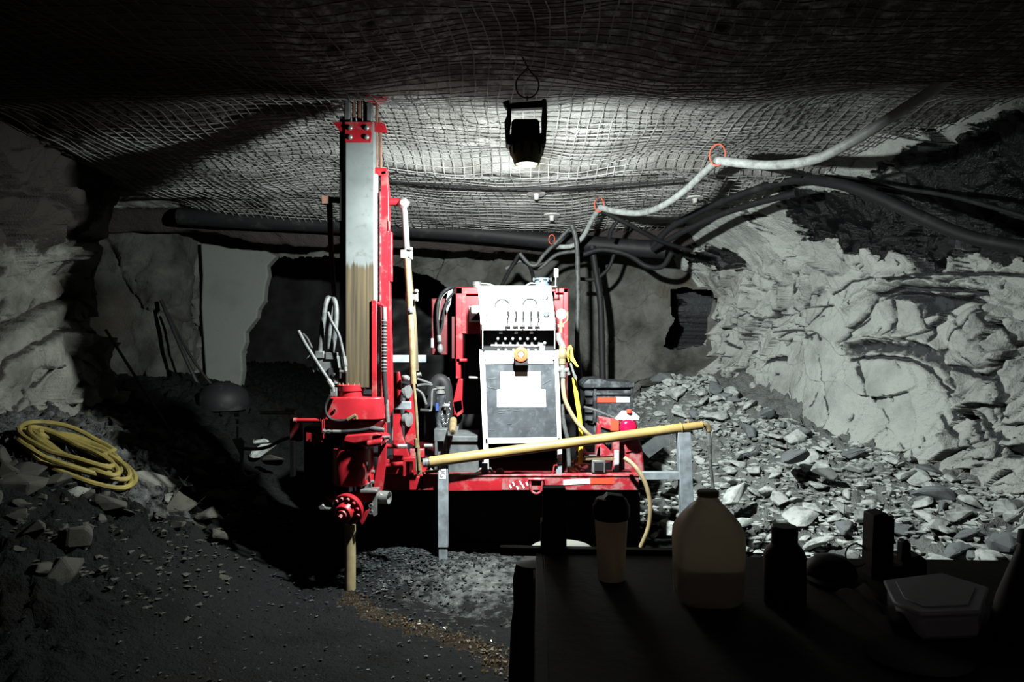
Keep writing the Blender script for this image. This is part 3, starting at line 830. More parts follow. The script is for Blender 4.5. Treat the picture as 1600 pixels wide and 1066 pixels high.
for k, (px, py, D, r, kind, lab) in enumerate([
        (62, 780, 4.7, 0.19, 'C', 'flat slab of rock leaning under the near left end of the yellow hose coil'),
        (112, 782, 4.6, 0.18, 'D', 'long flat dusty rock directly below the yellow hose coil'),
        (125, 815, 4.6, 0.22, 'C', 'big blocky dusty rock under the flat rock below the hose coil'),
        (105, 890, 4.35, 0.11, 'C', 'rounded rock low on the left bank in near darkness'),
        (243, 752, 5.2, 0.23, 'D', 'pale boulder at the right end of the yellow hose coil'),
        (270, 785, 5.1, 0.16, 'D', 'pale chipped rock under the boulder by the hose coil'),
        (300, 705, 6.6, 0.18, 'D', 'small pale rock in the dark hollow behind the left boulder'),
        (348, 735, 6.4, 0.19, 'A', 'pale pointed rock in the dark hollow left of the bent grey stand'),
        (362, 690, 6.9, 0.13, 'A', 'grey rock behind the top of the bent grey stand'),
        (412, 700, 6.6, 0.16, 'A', 'pale leaf shaped rock below the hose left of the drill head'),
        (428, 718, 6.4, 0.14, 'C', 'grey rock under the pale leaf shaped rock left of the drill'),
        (408, 688, 7.0, 0.09, 'A', 'small round grey rock just above the hose left of the drill'),
        (250, 630, 8.2, 0.10, 'C', 'small pale rock at the far left beneath the leaning bars'),
        (275, 768, 5.6, 0.05, 'A', 'small white pebble right of the pale left boulder'),
        (190, 735, 5.6, 0.20, 'D', 'broad dusty rock behind the right end of the yellow hose coil'),
        (352, 905, 4.5, 0.07, 'C', 'lone dark lump of rock on the open floor left of the drill foot')]):
    p = at(px, py, D)
    put_rock(p.x, p.y, r, kind, lab, None, 2500 + k, z=p.z - r * .3, lift=0.2, name='rock')


# gravel: countless
def gravel(name, count, region, r0, r1, m, label, seed):
    rng_ = np.random.RandomState(seed); mb = MB()
    for k in range(count):
        x, y = region(rng_)
        r = rng_.uniform(r0, r1); z = float(floor_z(x, y)) + r * 0.45
        pr = rng_.uniform(-1, 1, (5, 3)); pr /= np.linalg.norm(pr, axis=1)[:, None]; pr *= r * np.array([1, .8, .55]) * rng_.uniform(.7, 1.2)
        pr[0] = (r * .9, 0, 0.2 * r); pr[1] = (-r * .5, r * .8, 0); pr[2] = (-r * .5, -r * .8, 0.1 * r); pr[0][1] += rng_.uniform(-.4, .4) * r; pr[1][0] += rng_.uniform(-.5, .5) * r; pr[3] = (rng_.uniform(-.5, .5) * r, rng_.uniform(-.4, .4) * r, r * rng_.uniform(.2, .45)); pr[4] = (0, 0, -r * .6)
        a = rng_.uniform(0, 6.28); c, s_ = math.cos(a), math.sin(a)
        i = len(mb.v)
        mb.v += [(x + u * c - v * s_, y + u * s_ + v * c, z + w_) for u, v, w_ in pr]
        mb.f += [(i, i + 1, i + 3), (i + 1, i + 2, i + 3), (i + 2, i, i + 3), (i + 1, i, i + 4), (i + 2, i + 1, i + 4), (i, i + 2, i + 4)]
    o = mb.build(name, m, smooth=False)
    tag(o, label, 'gravel', kind='stuff')


def reg_right(g):
    while True:
        y = g.uniform(4.0, 8.8); x = float(wallx(y, 0.4)) - abs(g.normal()) * 1.0
        if x > 0.9: return x, y
gravel('rubble', 3800, reg_right, 0.012, 0.055, 'rockA', 'fine grey rubble and chips covering the slope below the right wall', 5)
gravel('drill_cuttings', 1500, lambda g: (-0.83 + g.normal() * 0.30, 5.05 + g.normal() * 0.24), 0.006, 0.022, 'grit', 'mound of wet black drill cuttings beside the muddy casing pipe', 6)
gravel('floor_gravel', 1300, lambda g: (g.uniform(-3, 0.6), g.uniform(3.3, 5.6)), 0.004, 0.016, 'grit', 'black grit scattered over the open floor', 7)
gravel('bank_gravel', 1200, lambda g: (-g.uniform(1.7, 3.6), g.uniform(3.8, 6.0)), 0.006, 0.03, 'rockC', 'dusty stones and chips on the left bank', 8)

# ================================================================== DRILL PLATFORM
DP = 5.20
T = thing('drill_platform', 'long red steel drill platform with galvanised end frame, carrying the power unit', 'platform', (0.2, 5.9, 0.0))
b = MB(DP)      # front channel: thin top flange, web, lower flange
x0, x1 = at(656, 0, DP).x, at(998, 0, DP).x
ZT = at(0, 742, DP).z
b.box((x0, DP, ZT - 0.105), (x1, DP + 0.012, ZT)); b.box((x0, DP - 0.006, ZT - 0.012), (x1, DP + 0.09, ZT)); b.box((x0, DP, ZT - 0.11), (x1, DP + 0.07, ZT - 0.098))
o = b.build('front_beam', 'red2', T, bev=0.003)
b = MB(DP); b.slab([(688, 752.5), (784, 751), (784, 766), (684, 767)], -0.003); b.build('reflective_strip', 'red', T)
b = MB(DP); b.slab([(880, 750), (922, 748), (922, 756), (880, 758)], -0.003); b.build('reflective_strip', 'reflector', T, label='silver reflective strip')
b = MB(DP); b.slab([(922, 748), (960, 746.5), (960, 756), (922, 757)], -0.0031); b.build('reflective_strip', 'orange_red', T)
b = MB(DP)      # scratched chalk-like marks where the paint is worn
for k, (x, y) in enumerate([(795, 758), (800, 754), (806, 760), (811, 752), (815, 758), (821, 754)]):
    b.slab([(x, y), (x + 2, y - 1), (x + 5, y + 4), (x + 3, y + 6)], -0.0025)
b.build('paint_wear', 'reflector', T)
b = MB(DP); b.box((at(594, 0, DP).x, DP + 0.09, ZT - 0.045), (x1 - 0.02, 7.0, ZT - 0.012)); b.build('deck_plate', 'red3', T, bev=0.004)  # left end extended to shade the ground beneath
for x in (x0, x1 - 0.06):
    b = MB(); b.box((x, DP + 0.07, ZT - 0.11), (x + 0.06, 7.0, ZT - 0.045)); b.build('side_beam', 'red2', T, bev=0.003)
b = MB(); b.box((x0, 6.94, ZT - 0.11), (x1, 7.0, ZT - 0.045)); b.build('rear_beam', 'red2', T, bev=0.003)
for (x, y) in ((x0 + 0.05, 5.6), (x1 - 0.15, 5.6), (x0 + 0.05, 6.85), (x1 - 0.15, 6.85)):
    b = MB(); b.box((x, y, -0.02), (x + 0.09, y + 0.09, ZT - 0.1)); b.box((x - 0.04, y - 0.04, -0.03), (x + 0.13, y + 0.13, 0.05)); b.build('support_foot', 'dark', T)
# shackle ring
b = MB(); c = at(838, 757, DP - 0.012); RR = 0.042
pts = [c + Vector((-RR, 0, 0.035)), c + Vector((-RR, 0, -0.02)), c + Vector((-RR * .7, 0, -0.052)), c + Vector((0, 0, -0.066)), c + Vector((RR * .7, 0, -0.052)), c + Vector((RR, 0, -0.02)), c + Vector((RR, 0, 0.035))]
b.tube(pts, 0.009, 10); b.cyl(c + Vector((-RR - .015, 0, 0.035)), c + Vector((RR + .015, 0, 0.035)), 0.012)
b.build('shackle_ring', 'red2', T, label='faded pink lifting ring')
# galvanised end frame
b = MB(DP); b.R(998, 738, 1064, 750, 0.05); o = b.build('extension_arm', 'galv', T, bev=0.003)
b = MB(DP); A = at(1069, 676, DP); B = at(1078, 890, DP)
hw = 0.046
b.hexa([(B.x - hw, DP - .01, B.z), (B.x + hw, DP - .01, B.z), (B.x + hw, DP + .07, B.z), (B.x - hw, DP + .07, B.z), (A.x - hw, DP - .01, A.z), (A.x + hw, DP - .01, A.z), (A.x + hw, DP + .07, A.z), (A.x - hw, DP + .07, A.z)])
b.build('end_post', 'galv', T, bev=0.004)
b = MB(DP); b.cyl((1063, 672, DP + .03), (1063, 660, DP + .03), 0.010); b.cyl((1076, 672, DP + .03), (1076, 656, DP + .03), 0.010); b.cyl((1056, 676, DP + .03), (1082, 676, DP + .03), 0.010); b.build('rod_rest', 'brass', T)
# left leg with sticker
b = MB(DP); b.R(684, 726, 700, 856, 0.07, DP - 0.07); o = b.build('front_leg', 'galv', T, bev=0.003)
b = MB(DP); b.R(685.5, 857, 698.5, 889, 0.055, DP - 0.063); b.build('leg_foot', 'galv', T, bev=0.003)
b = MB(DP - 0.071); b.R(686.3, 729, 696.5, 748.5, 0.002, DP - 0.0725); b.build('sticker', 'label', T, label='white sticker with black letters')


def text(s, loc, size, m, parent, rot=(math.pi / 2, 0, 0), name='lettering', ext=0.0004):
    c = bpy.data.curves.new(name, 'FONT'); c.body = s; c.size = size; c.align_x = 'CENTER'; c.align_y = 'CENTER'; c.extrude = ext
    t = bpy.data.objects.new(name + '_tmp', c); COL.objects.link(t)
    dg = bpy.context.evaluated_depsgraph_get(); me = bpy.data.meshes.new_from_object(t.evaluated_get(dg)); bpy.data.objects.remove(t)
    me.materials.clear(); me.materials.append(M[m]); o = bpy.data.objects.new(name, me); COL.objects.link(o)
    r = parent
    while r.parent: r = r.parent
    o.location = Vector(loc) - r.location; o.rotation_euler = rot; o.parent = parent
    return o
text('OG', at(691.5, 738, DP - 0.0735), 0.052, 'bottle', T, rot=(math.pi / 2, math.pi / 2, 0))
b = MB(DP); b.R(925, 719, 946, 739, 0.25, DP + .02)
o = b.build('tube_socket', 'dull', T, bev=0.004)
b = MB(DP); b.R(928.5, 723, 942.5, 736, 0.01, DP + .012); b.build('socket_mouth', 'recess', o)
b = MB(DP); b.R(915, 716, 960, 719, 0.10, DP + .02); b.cyl((905, 722, DP + .1), (925, 724, DP + .1), 0.014); b.build('socket_bracket', 'brass', T)
for x in (757, 873):
    b = MB(DP); b.R(x - 4, 724, x + 5, 742, 0.05, DP + 0.03); b.build('mount_block', 'galv', T, bev=0.002)
b = MB(DP + .02); b.tube([(864, 740), (866, 727), (871, 727)], 0.006, 6, path=False); b.build('bent_pin', 'red', T)

# left continuation of the deck frame under the mast, reaching the linkage
b = MB(5.12); b.slab([(592, 745), (656, 745), (650, 766), (588, 766)], 0.06); b.slab([(588, 741), (660, 741), (660, 745), (590, 745)], 0.5)
b.build('front_beam', 'red', T, bev=0.003)
b = MB(5.2); b.R(592, 745, 660, 766, 0.5, 5.2); b.build('crossbeam', 'red3', T)
b = MB(5.62); b.R(560, 752, 1000, 845, 0.05, 5.62); b.build('shade_plate', 'recess', T)  # added black plate that keeps the space under the deck dark
b = MB(5.5); b.R(545, 600, 640, 760, 0.4, 5.5); b.build('winch_drum', 'bottle', T, bev=.05)


# ================================================================== DRILL MAST
DM = 4.75
T = thing('drill_mast', 'tall drill mast with grey aluminium rail and red rotation head', 'drill mast', (-1.0, 4.9, 0.0))
b = MB(DM); b.R(540, 190, 584, 606, 0.13); o = b.build('mast_rail', 'mast', T, bev=0.003)
b = MB(DM); b.R(585, 272, 589, 470, 0.10, DM + .015); b.build('lit_edge_strip', 'label', T, label='pale strip standing for the lamp-lit right side of the mast')  # white strip paints the lamp light on the mast's right face
b = MB(DM); b.R(530.5, 182, 538.5, 600, 0.11, DM + 0.03); b.build('side_channel', 'dark', T)
b = MB(DM); b.R(532, 268, 540, 345, 0.10, DM + 0.02); b.build('chain_guard', 'dark', T)
b = MB(DM); b.slab([(539, 191), (582, 191), (580.5, 223), (540, 223)], -0.012); tp = b.build('top_plate', 'red', T, bev=0.002)
for x, y in ((547, 200), (573, 200), (547, 214.5), (573, 214.5)):
    b = MB(DM - .014); b.lathe((x, y), [(0, 0.017), (.008, 0.017), (.012, 0.014), (.016, 0.007), (.017, 0)], (0, -1, 0), 12); b.build('bolt', 'steel', tp)
b = MB(DM); b.slab([(519, 190.5), (540, 190.5), (540, 206), (531, 205)], 0.02); b.build('top_wing', 'red', T)
b = MB(DM + 0.02); b.slab([(583, 190), (601, 193), (605, 207), (583, 205)], 0.02); b.build('top_wing', 'red', T)
b = MB(DM)
for x, r, yt in ((542.5, .020, 163), (553, .012, 120), (562, .018, 118), (570, .012, 135), (577, .020, 165)):
    b.cyl((x, 192, DM + .06), (x, yt, DM + .06), r, n=8)
b.build('top_rods', 'rust', T)
b = MB(DM); b.R(538, 158, 546, 190, 0.05, DM + .02); b.R(573, 160, 581, 190, .05, DM + .02); b.build('sheave_cheek', 'dull', T, bev=.004)
b = MB(DM); b.R(540, 119, 580, 134, 0.12, DM + .03); b.build('head_block', 'dark', T)
b = MB(DM + .06); b.slab([(563, 139), (606, 139), (603, 149), (588, 160), (574, 158)], 0.09); b.build('top_bracket', 'red', T, bev=.006, label='red tapered bracket at the mast tip')
b = MB(DM + .10)
b.cyl((589, 160), (589, 266), .010, n=8); b.cyl((594, 185), (595, 266), .011, n=8); b.cyl((586, 205), (586, 270), .007, n=8)
b.build('feed_rods', 'rust', T)
b = MB(DM + .04)
b.slab([(595, 268), (603, 266), (607, 300), (609, 470), (613, 640), (602, 660), (596, 660), (594, 400)], 0.08)
b.slab([(583, 262), (604, 262), (605, 272), (590, 274), (583, 270)], 0.06)
b.R(606, 362, 612, 440, 0.05); b.R(604, 345, 609, 362, .04)
fb = b.build('feed_beam', 'red', T, bev=.004)
b = MB(DM + .02); b.R(593.3, 300, 595, 640, .02); b.build('beam_lip', 'red2', T)
b = MB(DM + .0); b.R(580.5, 469, 588.5, 624, .10, DM - .012); b.build('lower_guide', 'red', T, bev=.003)
b = MB(DM); b.cyl((585, 473), (595, 476), .012); b.cyl((595, 476), (600, 479), .010); b.build('pin', 'red', T)
b = MB(DM - .01); b.cyl((600, 480), (600.5, 500), .016); b.build('hose_fitting', 'steel', T)
b = MB(DM - .01); b.cyl((604, 625), (606, 660), .013); b.build('hose_fitting', 'steel', T)
b = MB(DM - .01)
pts = [(600, 498), (600, 540), (600, 580), (603, 630)]
b.tube(pts, .0165, 10)
hz = b.build('feed_hose', 'rub', T)
b = MB(DM - .01)
for k in range(16):
    b.ring((600, 502 + k * 5.2), .0175, .0035, (0, 0, 1), 12, 5)
b.build('spring_guard', 'dull', hz)
# cross arm and stay rod
b = MB(DM + .07); b.cyl((605, 315.5), (627, 315.5), .022); b.build('cross_arm', 'red', T)
b = MB(DM + .10); b.cyl((506, 312), (540, 314), .020); b.cyl((584, 315), (606, 315), .020); b.R(503, 306, 514, 318, .05, DM + .07); b.build('cross_arm', 'rust', T)
b = MB(DM + .10); b.tube([(515, 318), (518, 400), (523, 470)], [.020, .014], 8); b.build('side_rod', 'rust', T)
b = MB(DM + .07); b.lathe((631, 318), [(-.03, .0), (-.03, .022), (-.01, .034), (.02, .034), (.035, .02), (.035, 0)], (0, -1, 0)); b.cyl((624, 316), (640, 317), .012); b.cyl((630, 320), (632, 333), .020); b.build('clevis', 'steel', T)
b = MB(DM + .07); b.tube([(632, 330), (636, 395), (640, 440), (646, 500), (649, 570), (650, 580)], .0205, 12); st = b.build('stay_rod', 'mast', T)
b = MB(DM + .03); b.tube([(636, 404), (640, 470), (646, 600)], [.020, .021], 10); b.build('hose_line', 'brass', T)
b = MB(DM + .02); b.tube([(644, 575), (650, 640), (653, 700), (655, 735)], [.011, .009], 10); b.build('push_rod', 'brass', T)
b = MB(DM + .02); b.slab([(648, 697), (655, 697), (659, 740), (653, 744), (649, 735)], .02); b.cyl((650, 685), (651, 700), .014); b.build('rod_end', 'brass', T, bev=.003)
for x, y in ((635, 397), (643.5, 463)):
    b = MB(DM + .035); b.R(x - 10, y - 7, x + 8, y + 7, .07); b.cyl((x + 4, y - 8, DM + .03), (x + 10, y - 8, DM + .03), .012); b.cyl((x + 4, y + 6, DM + .03), (x + 10, y + 6, DM + .03), .012)
    b.build('pipe_clamp', 'steel', T, bev=.006)
b = MB(DM + .02); b.lathe((642, 485), [(-.02, .018), (-.01, .024), (.01, .024), (.02, .018)], (0.08, 0, 1), 8); b.build('coupling', 'steel', T)

# hydraulic hoses and valve block left of the mast
DH = 4.72
b = MB(DH); b.tube([(499, 556, DH + .02), (504, 510, DH + .02), (508, 478, DH + .03), (513, 466, DH + .05), (516, 480, DH + .08), (514, 545, DH + .10)], .0185, 10); b.build('hydraulic_hose', 'ghose', T)
b = MB(DH); b.tube([(517, 556, DH + .02), (523, 520, DH + .02), (525, 485, DH + .03), (521, 468, DH + .05), (516, 476, DH + .09)], .0185, 10); b.build('hydraulic_hose', 'ghose', T)
b = MB(DH - .03); b.tube([(512, 488), (518, 503), (529, 523), (536, 552), (538, 566)], .0105, 10); b.build('hydraulic_hose', 'ghose', T)
b = MB(DH - .04); b.tube([(466, 517), (476, 536), (496, 568), (513, 594)], .013, 10); b.build('hydraulic_hose', 'ghose', T)
b = MB(DH); b.tube([(473, 522), (480, 530), (487, 544)], .010, 8); b.build('hydraulic_hose', 'rub', T)
b = MB(DH - .04); b.cyl((513, 594), (520, 605), .016, n=8); b.cyl((520, 605), (521, 612), .012); b.build('hose_fitting', 'steel', T)
b = MB(DH - .04); b.cyl((537, 557), (539.5, 572), .015, n=8); b.cyl((539, 572), (540, 580), .012); b.cyl((531, 581), (541, 580), .010); b.build('hose_fitting', 'steel', T)
b = MB(DH); b.slab([(494, 556), (527, 556), (529, 572), (531, 588), (512, 590), (503, 575), (494, 566)], .08); vb = b.build('valve_block', 'dull', T, bev=.006)
b = MB(DH - .02); b.R(513, 575, 530, 592, .06); b.lathe((521, 586, DH - .022), [(0, .014), (.004, .014), (.006, .006), (.006, 0)], (0, -1, 0), 12); b.build('spool_cap', 'dark', vb, bev=.004)
b = MB(DH - .01); b.R(492, 549, 506, 560, .05); b.R(508, 551, 526, 562, .05); b.build('hose_flange', 'dull', vb, bev=.004)
b = MB(DH - .005); b.R(516, 606, 526, 620, .03); b.cyl((524, 590), (524, 600), .018); b.build('mount_lug', 'dull', T, bev=.003)
b = MB(DH + .02); b.slab([(479, 560), (486, 552), (484, 563)], .02); b.slab([(491, 565), (496, 572), (490, 582), (488, 574)], .02); b.build('bracket_tab', 'steel', T)

# rotation head
hc = at(548, 640, 4.86)
b = MB(4.70); b.lathe((548, 622, 4.80), [(0, .083), (.045, .083), (.05, .090), (.085, .090), (.09, .082), (.092, 0)], (0, 0, 1), 36); cl = b.build('swivel_collar', 'red', T)
for k in range(7):
    a = math.pi * (1.05 + 0.9 * k / 6)
    c = at(548, 622, 4.80) + Vector((math.cos(a) * .078, math.sin(a) * .078, .088))
    b = MB(); b.cyl(c, c + Vector((0, 0, .012)), .006, n=6); b.build('bolt', 'brass', cl)
b = MB(); zt, zb = at(0, 621, 4.7).z, at(0, 656, 4.7).z
xa, xb, xc, xd = at(511, 0, 4.7).x, at(602, 0, 4.7).x, at(497, 0, 4.7).x, at(603, 0, 4.7).x
P = [(xa, 4.72), (xa + .05, 4.68), (xb - .07, 4.68), (xb - .02, 4.71), (xb, 4.76), (xb, 4.98), (xa, 4.98)]
Q = [(xc, 4.72), (xc + .05, 4.67), (xd - .08, 4.67), (xd - .02, 4.70), (xd, 4.76), (xd, 4.98), (xc, 4.98)]
i = len(b.v); n_ = len(P)
b.v += [(x, y, zt) for x, y in P] + [(x, y, zb) for x, y in Q]
b.f += [tuple(range(n_)), tuple(range(2 * n_ - 1, n_ - 1, -1))] + [(k, n_ + k, n_ + (k + 1) % n_, (k + 1) % n_) for k in range(n_)]
hd = b.build('gear_case', 'red', T, bev=.007)
b = MB(4.665); b.lathe((523, 641), [(-.005, .010), (.003, .010), (.004, .006), (-.002, .005), (-.002, 0)], (0, -1, 0), 12); b.build('filler_plug', 'red3', hd)
b = MB(4.7); b.slab([(503, 656), (600, 656), (594, 668), (582, 676), (520, 676), (508, 668)], .22); b.build('lower_case', 'red3', T, bev=.01)
b = MB(4.64); b.tube([(516, 618), (509, 632), (509, 645), (517, 655), (532, 658), (545, 655), (556, 649)], .0095, 10); lh = b.build('hydraulic_hose', 'rub', T)
b = MB(4.64); b.cyl((543, 656), (556, 649), .013, n=8); b.cyl((556, 649), (557, 655), .010); b.build('hose_fitting', 'brass', lh)
b = MB(4.66); b.cyl((463, 657), (500, 657), .014); b.build('handle_bar', 'red', T)
b = MB(4.66); b.lathe((464, 657), [(0, .017), (.02, .017)], (-1, 0, 0), 12); b.build('bar_cap', 'red2', T)
b = MB(4.67); b.R(502.5, 656, 504.5, 686, .05, 4.64); b.slab([(478, 676), (503, 680), (503, 691), (478, 690)], .02); bk = b.build('bracket', 'red', T, bev=.002)
for x in (485, 494):
    b = MB(4.667); b.lathe((x, 686), [(0, .006), (.002, .006), (.003, 0)], (0, -1, 0), 8); b.build('hole', 'recess', bk)
b = MB(4.665); b.R(489.5, 690, 491, 698, .01); b.build('tab', 'red2', T)
b = MB(4.62); b.cyl((505, 674.5), (522, 674.5), .010); b.cyl((505, 674.5), (508, 674.5), .018, n=6); b.cyl((512, 674.5), (516, 674.5), .014, n=6); b.cyl((520, 674.5), (535, 675), .012); b.build('hose_fitting', 'steel', T)
b = MB(4.62); b.tube([(533, 675), (548, 674), (562, 673), (575, 671), (585, 669), (597, 672)], .0125, 10); b.build('hydraulic_hose', 'rub', T)
b = MB(4.6); b.lathe((588, 671), [(-.04, .010), (-.02, .018), (.02, .018), (.05, .013)], (1, 0, -.1), 12); b.build('hose_end', 'ghose', T)
b = MB(4.66); b.slab([(540, 681), (590, 677), (604, 684), (600, 695), (575, 699), (535, 690)], .16); b.cyl((582, 686, 4.62), (601, 684, 4.62), .020); b.build('neck_bracket', 'red', T, bev=.008)
b = MB(4.6); b.cyl((575, 694), (596, 691), .022); b.ring((596, 691), .017, .006, (1, 0, -.1), 14); b.build('clamp_arm', 'red', T)
b = MB(4.6); b.cyl((600, 684), (609, 683), .011); b.build('shaft_end', 'steel', T)
# chuck
b = MB(); b.lathe((552, 755, 4.80), [(0, .0), (0, .126), (.006, .132), (.225, .132), (.232, .128), (.232, 0)], (0, 0, 1), 48); ck = b.build('chuck', 'red', T)
b = MB(); c = at(552, 701, 4.80); b.lathe(c, [(0, .08), (.06, .08)], (0, 0, 1), 32); b.build('chuck_neck', 'red3', T)
c = at(541, 703, 4.80 - .131); b = MB(); b.lathe(c + Vector((0, -.0, 0)), [(0, .007), (.003, .007), (.003, 0)], (0, -1, 0), 10); b.build('set_screw_hole', 'recess', ck)
b = MB(4.70); b.slab([(573, 722), (575, 722), (574, 750), (572, 750)], -.002); b.build('worn_patch', 'dull', ck)
# lower mast frame: red side plate running down to the foot clamp
b = MB(4.80); b.slab([(592, 660), (604, 655), (603, 720), (598, 765), (584, 785), (582, 770), (590, 720)], .03); b.build('side_plate', 'red', T, bev=.003)
b = MB(4.82); b.R(584, 708, 592, 714, .05); b.cyl((584, 738, 4.72), (580, 738, 4.72), .010); b.build('stop_lug', 'red', T)
b = MB(4.72); b.lathe((583, 737), [(-.01, .010), (.01, .010)], (1, 0, 0), 10); b.lathe((582, 753), [(-.01, .011), (.01, .011)], (1, 0, 0), 10); b.build('bolt', 'steel', T)
b = MB(4.72); b.R(569, 755, 579, 768, .05); b.R(562, 754, 566, 770, .05); b.build('clamp_link', 'steel', T, bev=.003)
# foot clamp with round bolted flange
b = MB(4.73); b.slab([(507, 777), (520, 779), (560, 769), (583, 768), (583, 784), (560, 786), (520, 790)], .10); b.build('foot_clamp', 'red', T, bev=.006)
ax = Vector((-.28, -.90, -.30)).normalized()
fc = at(543, 796, 4.66)
b = MB(); b.lathe(fc, [(-.03, .0), (-.03, .098), (-.008, .104), (.008, .104), (.012, .098), (.012, 0)], ax, 40); fl = b.build('round_flange', 'red', T)
b = MB(); b.lathe(fc, [(0, .062), (.055, .058), (.062, .052), (.062, .034), (.075, .030), (.075, .0)], ax, 32); b.build('hub', 'red', fl)
b = MB(); b.lathe(fc + ax * .075, [(0, .012), (.03, .010), (.03, 0)], ax, 6); b.build('nipple', 'red2', fl)
u1 = ax.cross(Vector((0, 0, 1))).normalized(); u2 = ax.cross(u1)
for k in range(12):
    a = 2 * math.pi * k / 12 + .2
    c = fc + (u1 * math.cos(a) + u2 * math.sin(a)) * .083
    b = MB(); b.lathe(c, [(0, .0115), (.028, .0115), (.028, .006), (.022, .005), (.022, 0)], ax, 10); b.build('bolt', 'red2', fl)
b = MB(4.68); b.R(563, 766, 589, 770, .10, 4.66); b.slab([(584, 766), (589, 766), (589, 805), (584, 808), (580, 800), (580, 790)], .02, ); b.build('clamp_plate', 'steel', T, bev=.002)
for y in (790, 800):
    b = MB(4.675); b.lathe((580, y), [(0, .014), (.012, .014), (.012, .007), (.006, .006), (.006, 0)], (-.2, -1, 0), 14); b.build('bolt', 'dull', T)
b = MB(4.76); b.lathe((593, 777, 4.76), [(0, .042), (.068, .042), (.068, .036), (.03, .036), (.03, 0)], (1, -.25, 0), 28); b.build('side_tube', 'steel', T, label='bright silver tube end')
b = MB(4.66); b.slab([(570, 800), (578, 795), (570, 815), (566, 822), (562, 815)], .03); b.build('clamp_lug', 'red', T, bev=.004)
b = MB(4.66); b.slab([(497, 793), (504, 788), (508, 793), (508, 797), (500, 797)], .02); b.cyl((508, 795), (520, 796), .010); b.build('clamp_wing', 'steel', T, bev=.003)

# red linkage plates right of the mast
DL = 4.98
b = MB(DL)
b.slab([(613, 583), (624, 581), (627, 600), (625, 636), (628, 680), (640, 715), (634, 720), (614, 720)], .03)
b.build('link_plate', 'red', T, bev=.004)
b = MB(DL + .06); b.slab([(642, 598), (648, 600), (650, 690), (652, 700), (632, 690), (632, 640), (634, 615)], .03); b.build('link_plate', 'red', T, bev=.004)
b = MB(DL); b.R(608, 586, 620, 594, .05); b.build('pivot_boss', 'red', T, bev=.006)
b = MB(DL); b.lathe((629, 591, DL - .02), [(0, .0), (0, .020), (.03, .022), (.045, .016), (.045, 0)], (1, -.3, 0), 16); b.lathe((634, 592), [(0, .016), (.035, .014)], (1, -.3, 0), 12); b.build('pivot_pin', 'steel', T)
b = MB(DL); b.cyl((652, 586), (658, 585), .014); b.build('pin_end', 'steel', T)
b = MB(DL - .02); b.slab([(606, 628), (642, 628), (642, 640), (606, 640)], .04); b.build('link_bracket', 'galv', T, bev=.003)
b = MB(DL - .025); b.slab([(617, 627.5), (628, 627.5), (624, 632), (620, 632)], .01); b.build('bracket_notch', 'red', T)
for x, y, r in ((629, 612, .045), (630, 655, .05)):
    b = MB(DL + .04); b.lathe((x, y), [(0, 0), (0, r * .45), (.02, r * .5), (.02, r), (.05, r), (.05, 0)], (1, -.5, 0), 20); b.build('pivot_disc', 'dull', T)
b = MB(DL - .02); b.cyl((628, 616), (631, 615), .018); b.build('pivot_nut', 'steel', T)
b = MB(DL - .05); b.cyl((601, 697), (622, 697.5), .017); b.build('cross_shaft', 'red', T)
b = MB(DL - .05); b.cyl((620, 697.5), (636, 697.5), .015, n=8); b.cyl((663, 697), (676, 697), .014, n=8); b.build('shaft_end', 'steel', T)
b = MB(DL - .03); b.cyl((613, 640), (612.5, 688), .007); b.build('thin_rod', 'steel', T)
b = MB(DL - .02); b.R(600, 718, 640, 741, .2, DL + .03); b.slab([(630, 716), (650, 715), (651, 742), (646, 744), (644, 722), (634, 722), (633, 745), (629, 745)], .08); b.build('lower_bracket', 'red', T, bev=.004)
b = MB(DL - .03); b.cyl((601, 728), (630, 725), .018); b.build('lower_pin', 'red', T)
b = MB(DL + .05); b.R(640, 702, 662, 716, .06); b.build('tie_block', 'red2', T, bev=.005)
b = MB(DL + .25); b.R(603, 555, 665, 566, .04, DL + .3); b.build('rear_bar', 'galv', T)
# frame that carries the mast down to the ground
b = MB(); b.box((-1.42, 5.0, -.02), (-1.12, 5.45, 1.02)); b.build('pump_housing', 'bottle', T, bev=.02)
b = MB(4.9); b.R(453, 690, 459, 745, .05); b.build('guard_strip', 'reflector', T, label='scuffed silver and red guard strip')
b = MB(4.9); b.R(453, 655, 470, 690, .05, 4.95); b.build('guard_bracket', 'red3', T)

# casing pipe standing in the hole
b = MB(); c = at(547, 800, 4.72); g0 = float(floor_z(c.x, 4.72))
b.lathe((Vector((c.x, 4.72, g0 - .1))), [(0, .036), (c.z - g0 + .02, .036)], (0, 0, 1), 28)
o = b.build('casing_pipe', M['tan'], None)
tag(o, 'short muddy yellow-brown casing pipe rising from the floor under the drill foot clamp', 'pipe')


# ================================================================== POWER UNIT (red cabinet behind the console)
DQ = 5.85
T = thing('power_unit', 'red steel power unit cabinet standing behind the white control console', 'power unit', (0.0, 6.2, 0.6))
b = MB(DQ)
b.R(712, 449, 750, 460, .06); b.R(712, 449, 723, 565, .08); b.R(712, 560, 720, 592, .08)
b.build('corner_frame', 'red', T, bev=.006)
b = MB(DQ); b.R(868, 450, 888, 458, .06); b.R(880, 450, 888, 560, .08); b.build('corner_frame', 'red', T, bev=.006)
for q_ in ((720, 458, 752, 522), (866, 456, 882, 540)):
    b = MB(DQ + .04); b.R(*q_, .02); b.build('front_panel', 'red', T, bev=.002)
b = MB(DQ - .01); b.R(722, 458, 728, 521, .03); b.build('panel_fold', 'red', T)
b = MB(DQ + .02); b.R(733, 478, 752, 503, .004); b.build('sticker', 'label', T, label='white square sticker')
b = MB(DQ + .018); b.slab([(735, 501), (752, 483), (752, 501)], -.003); b.build('sticker_print', 'bottle', T)
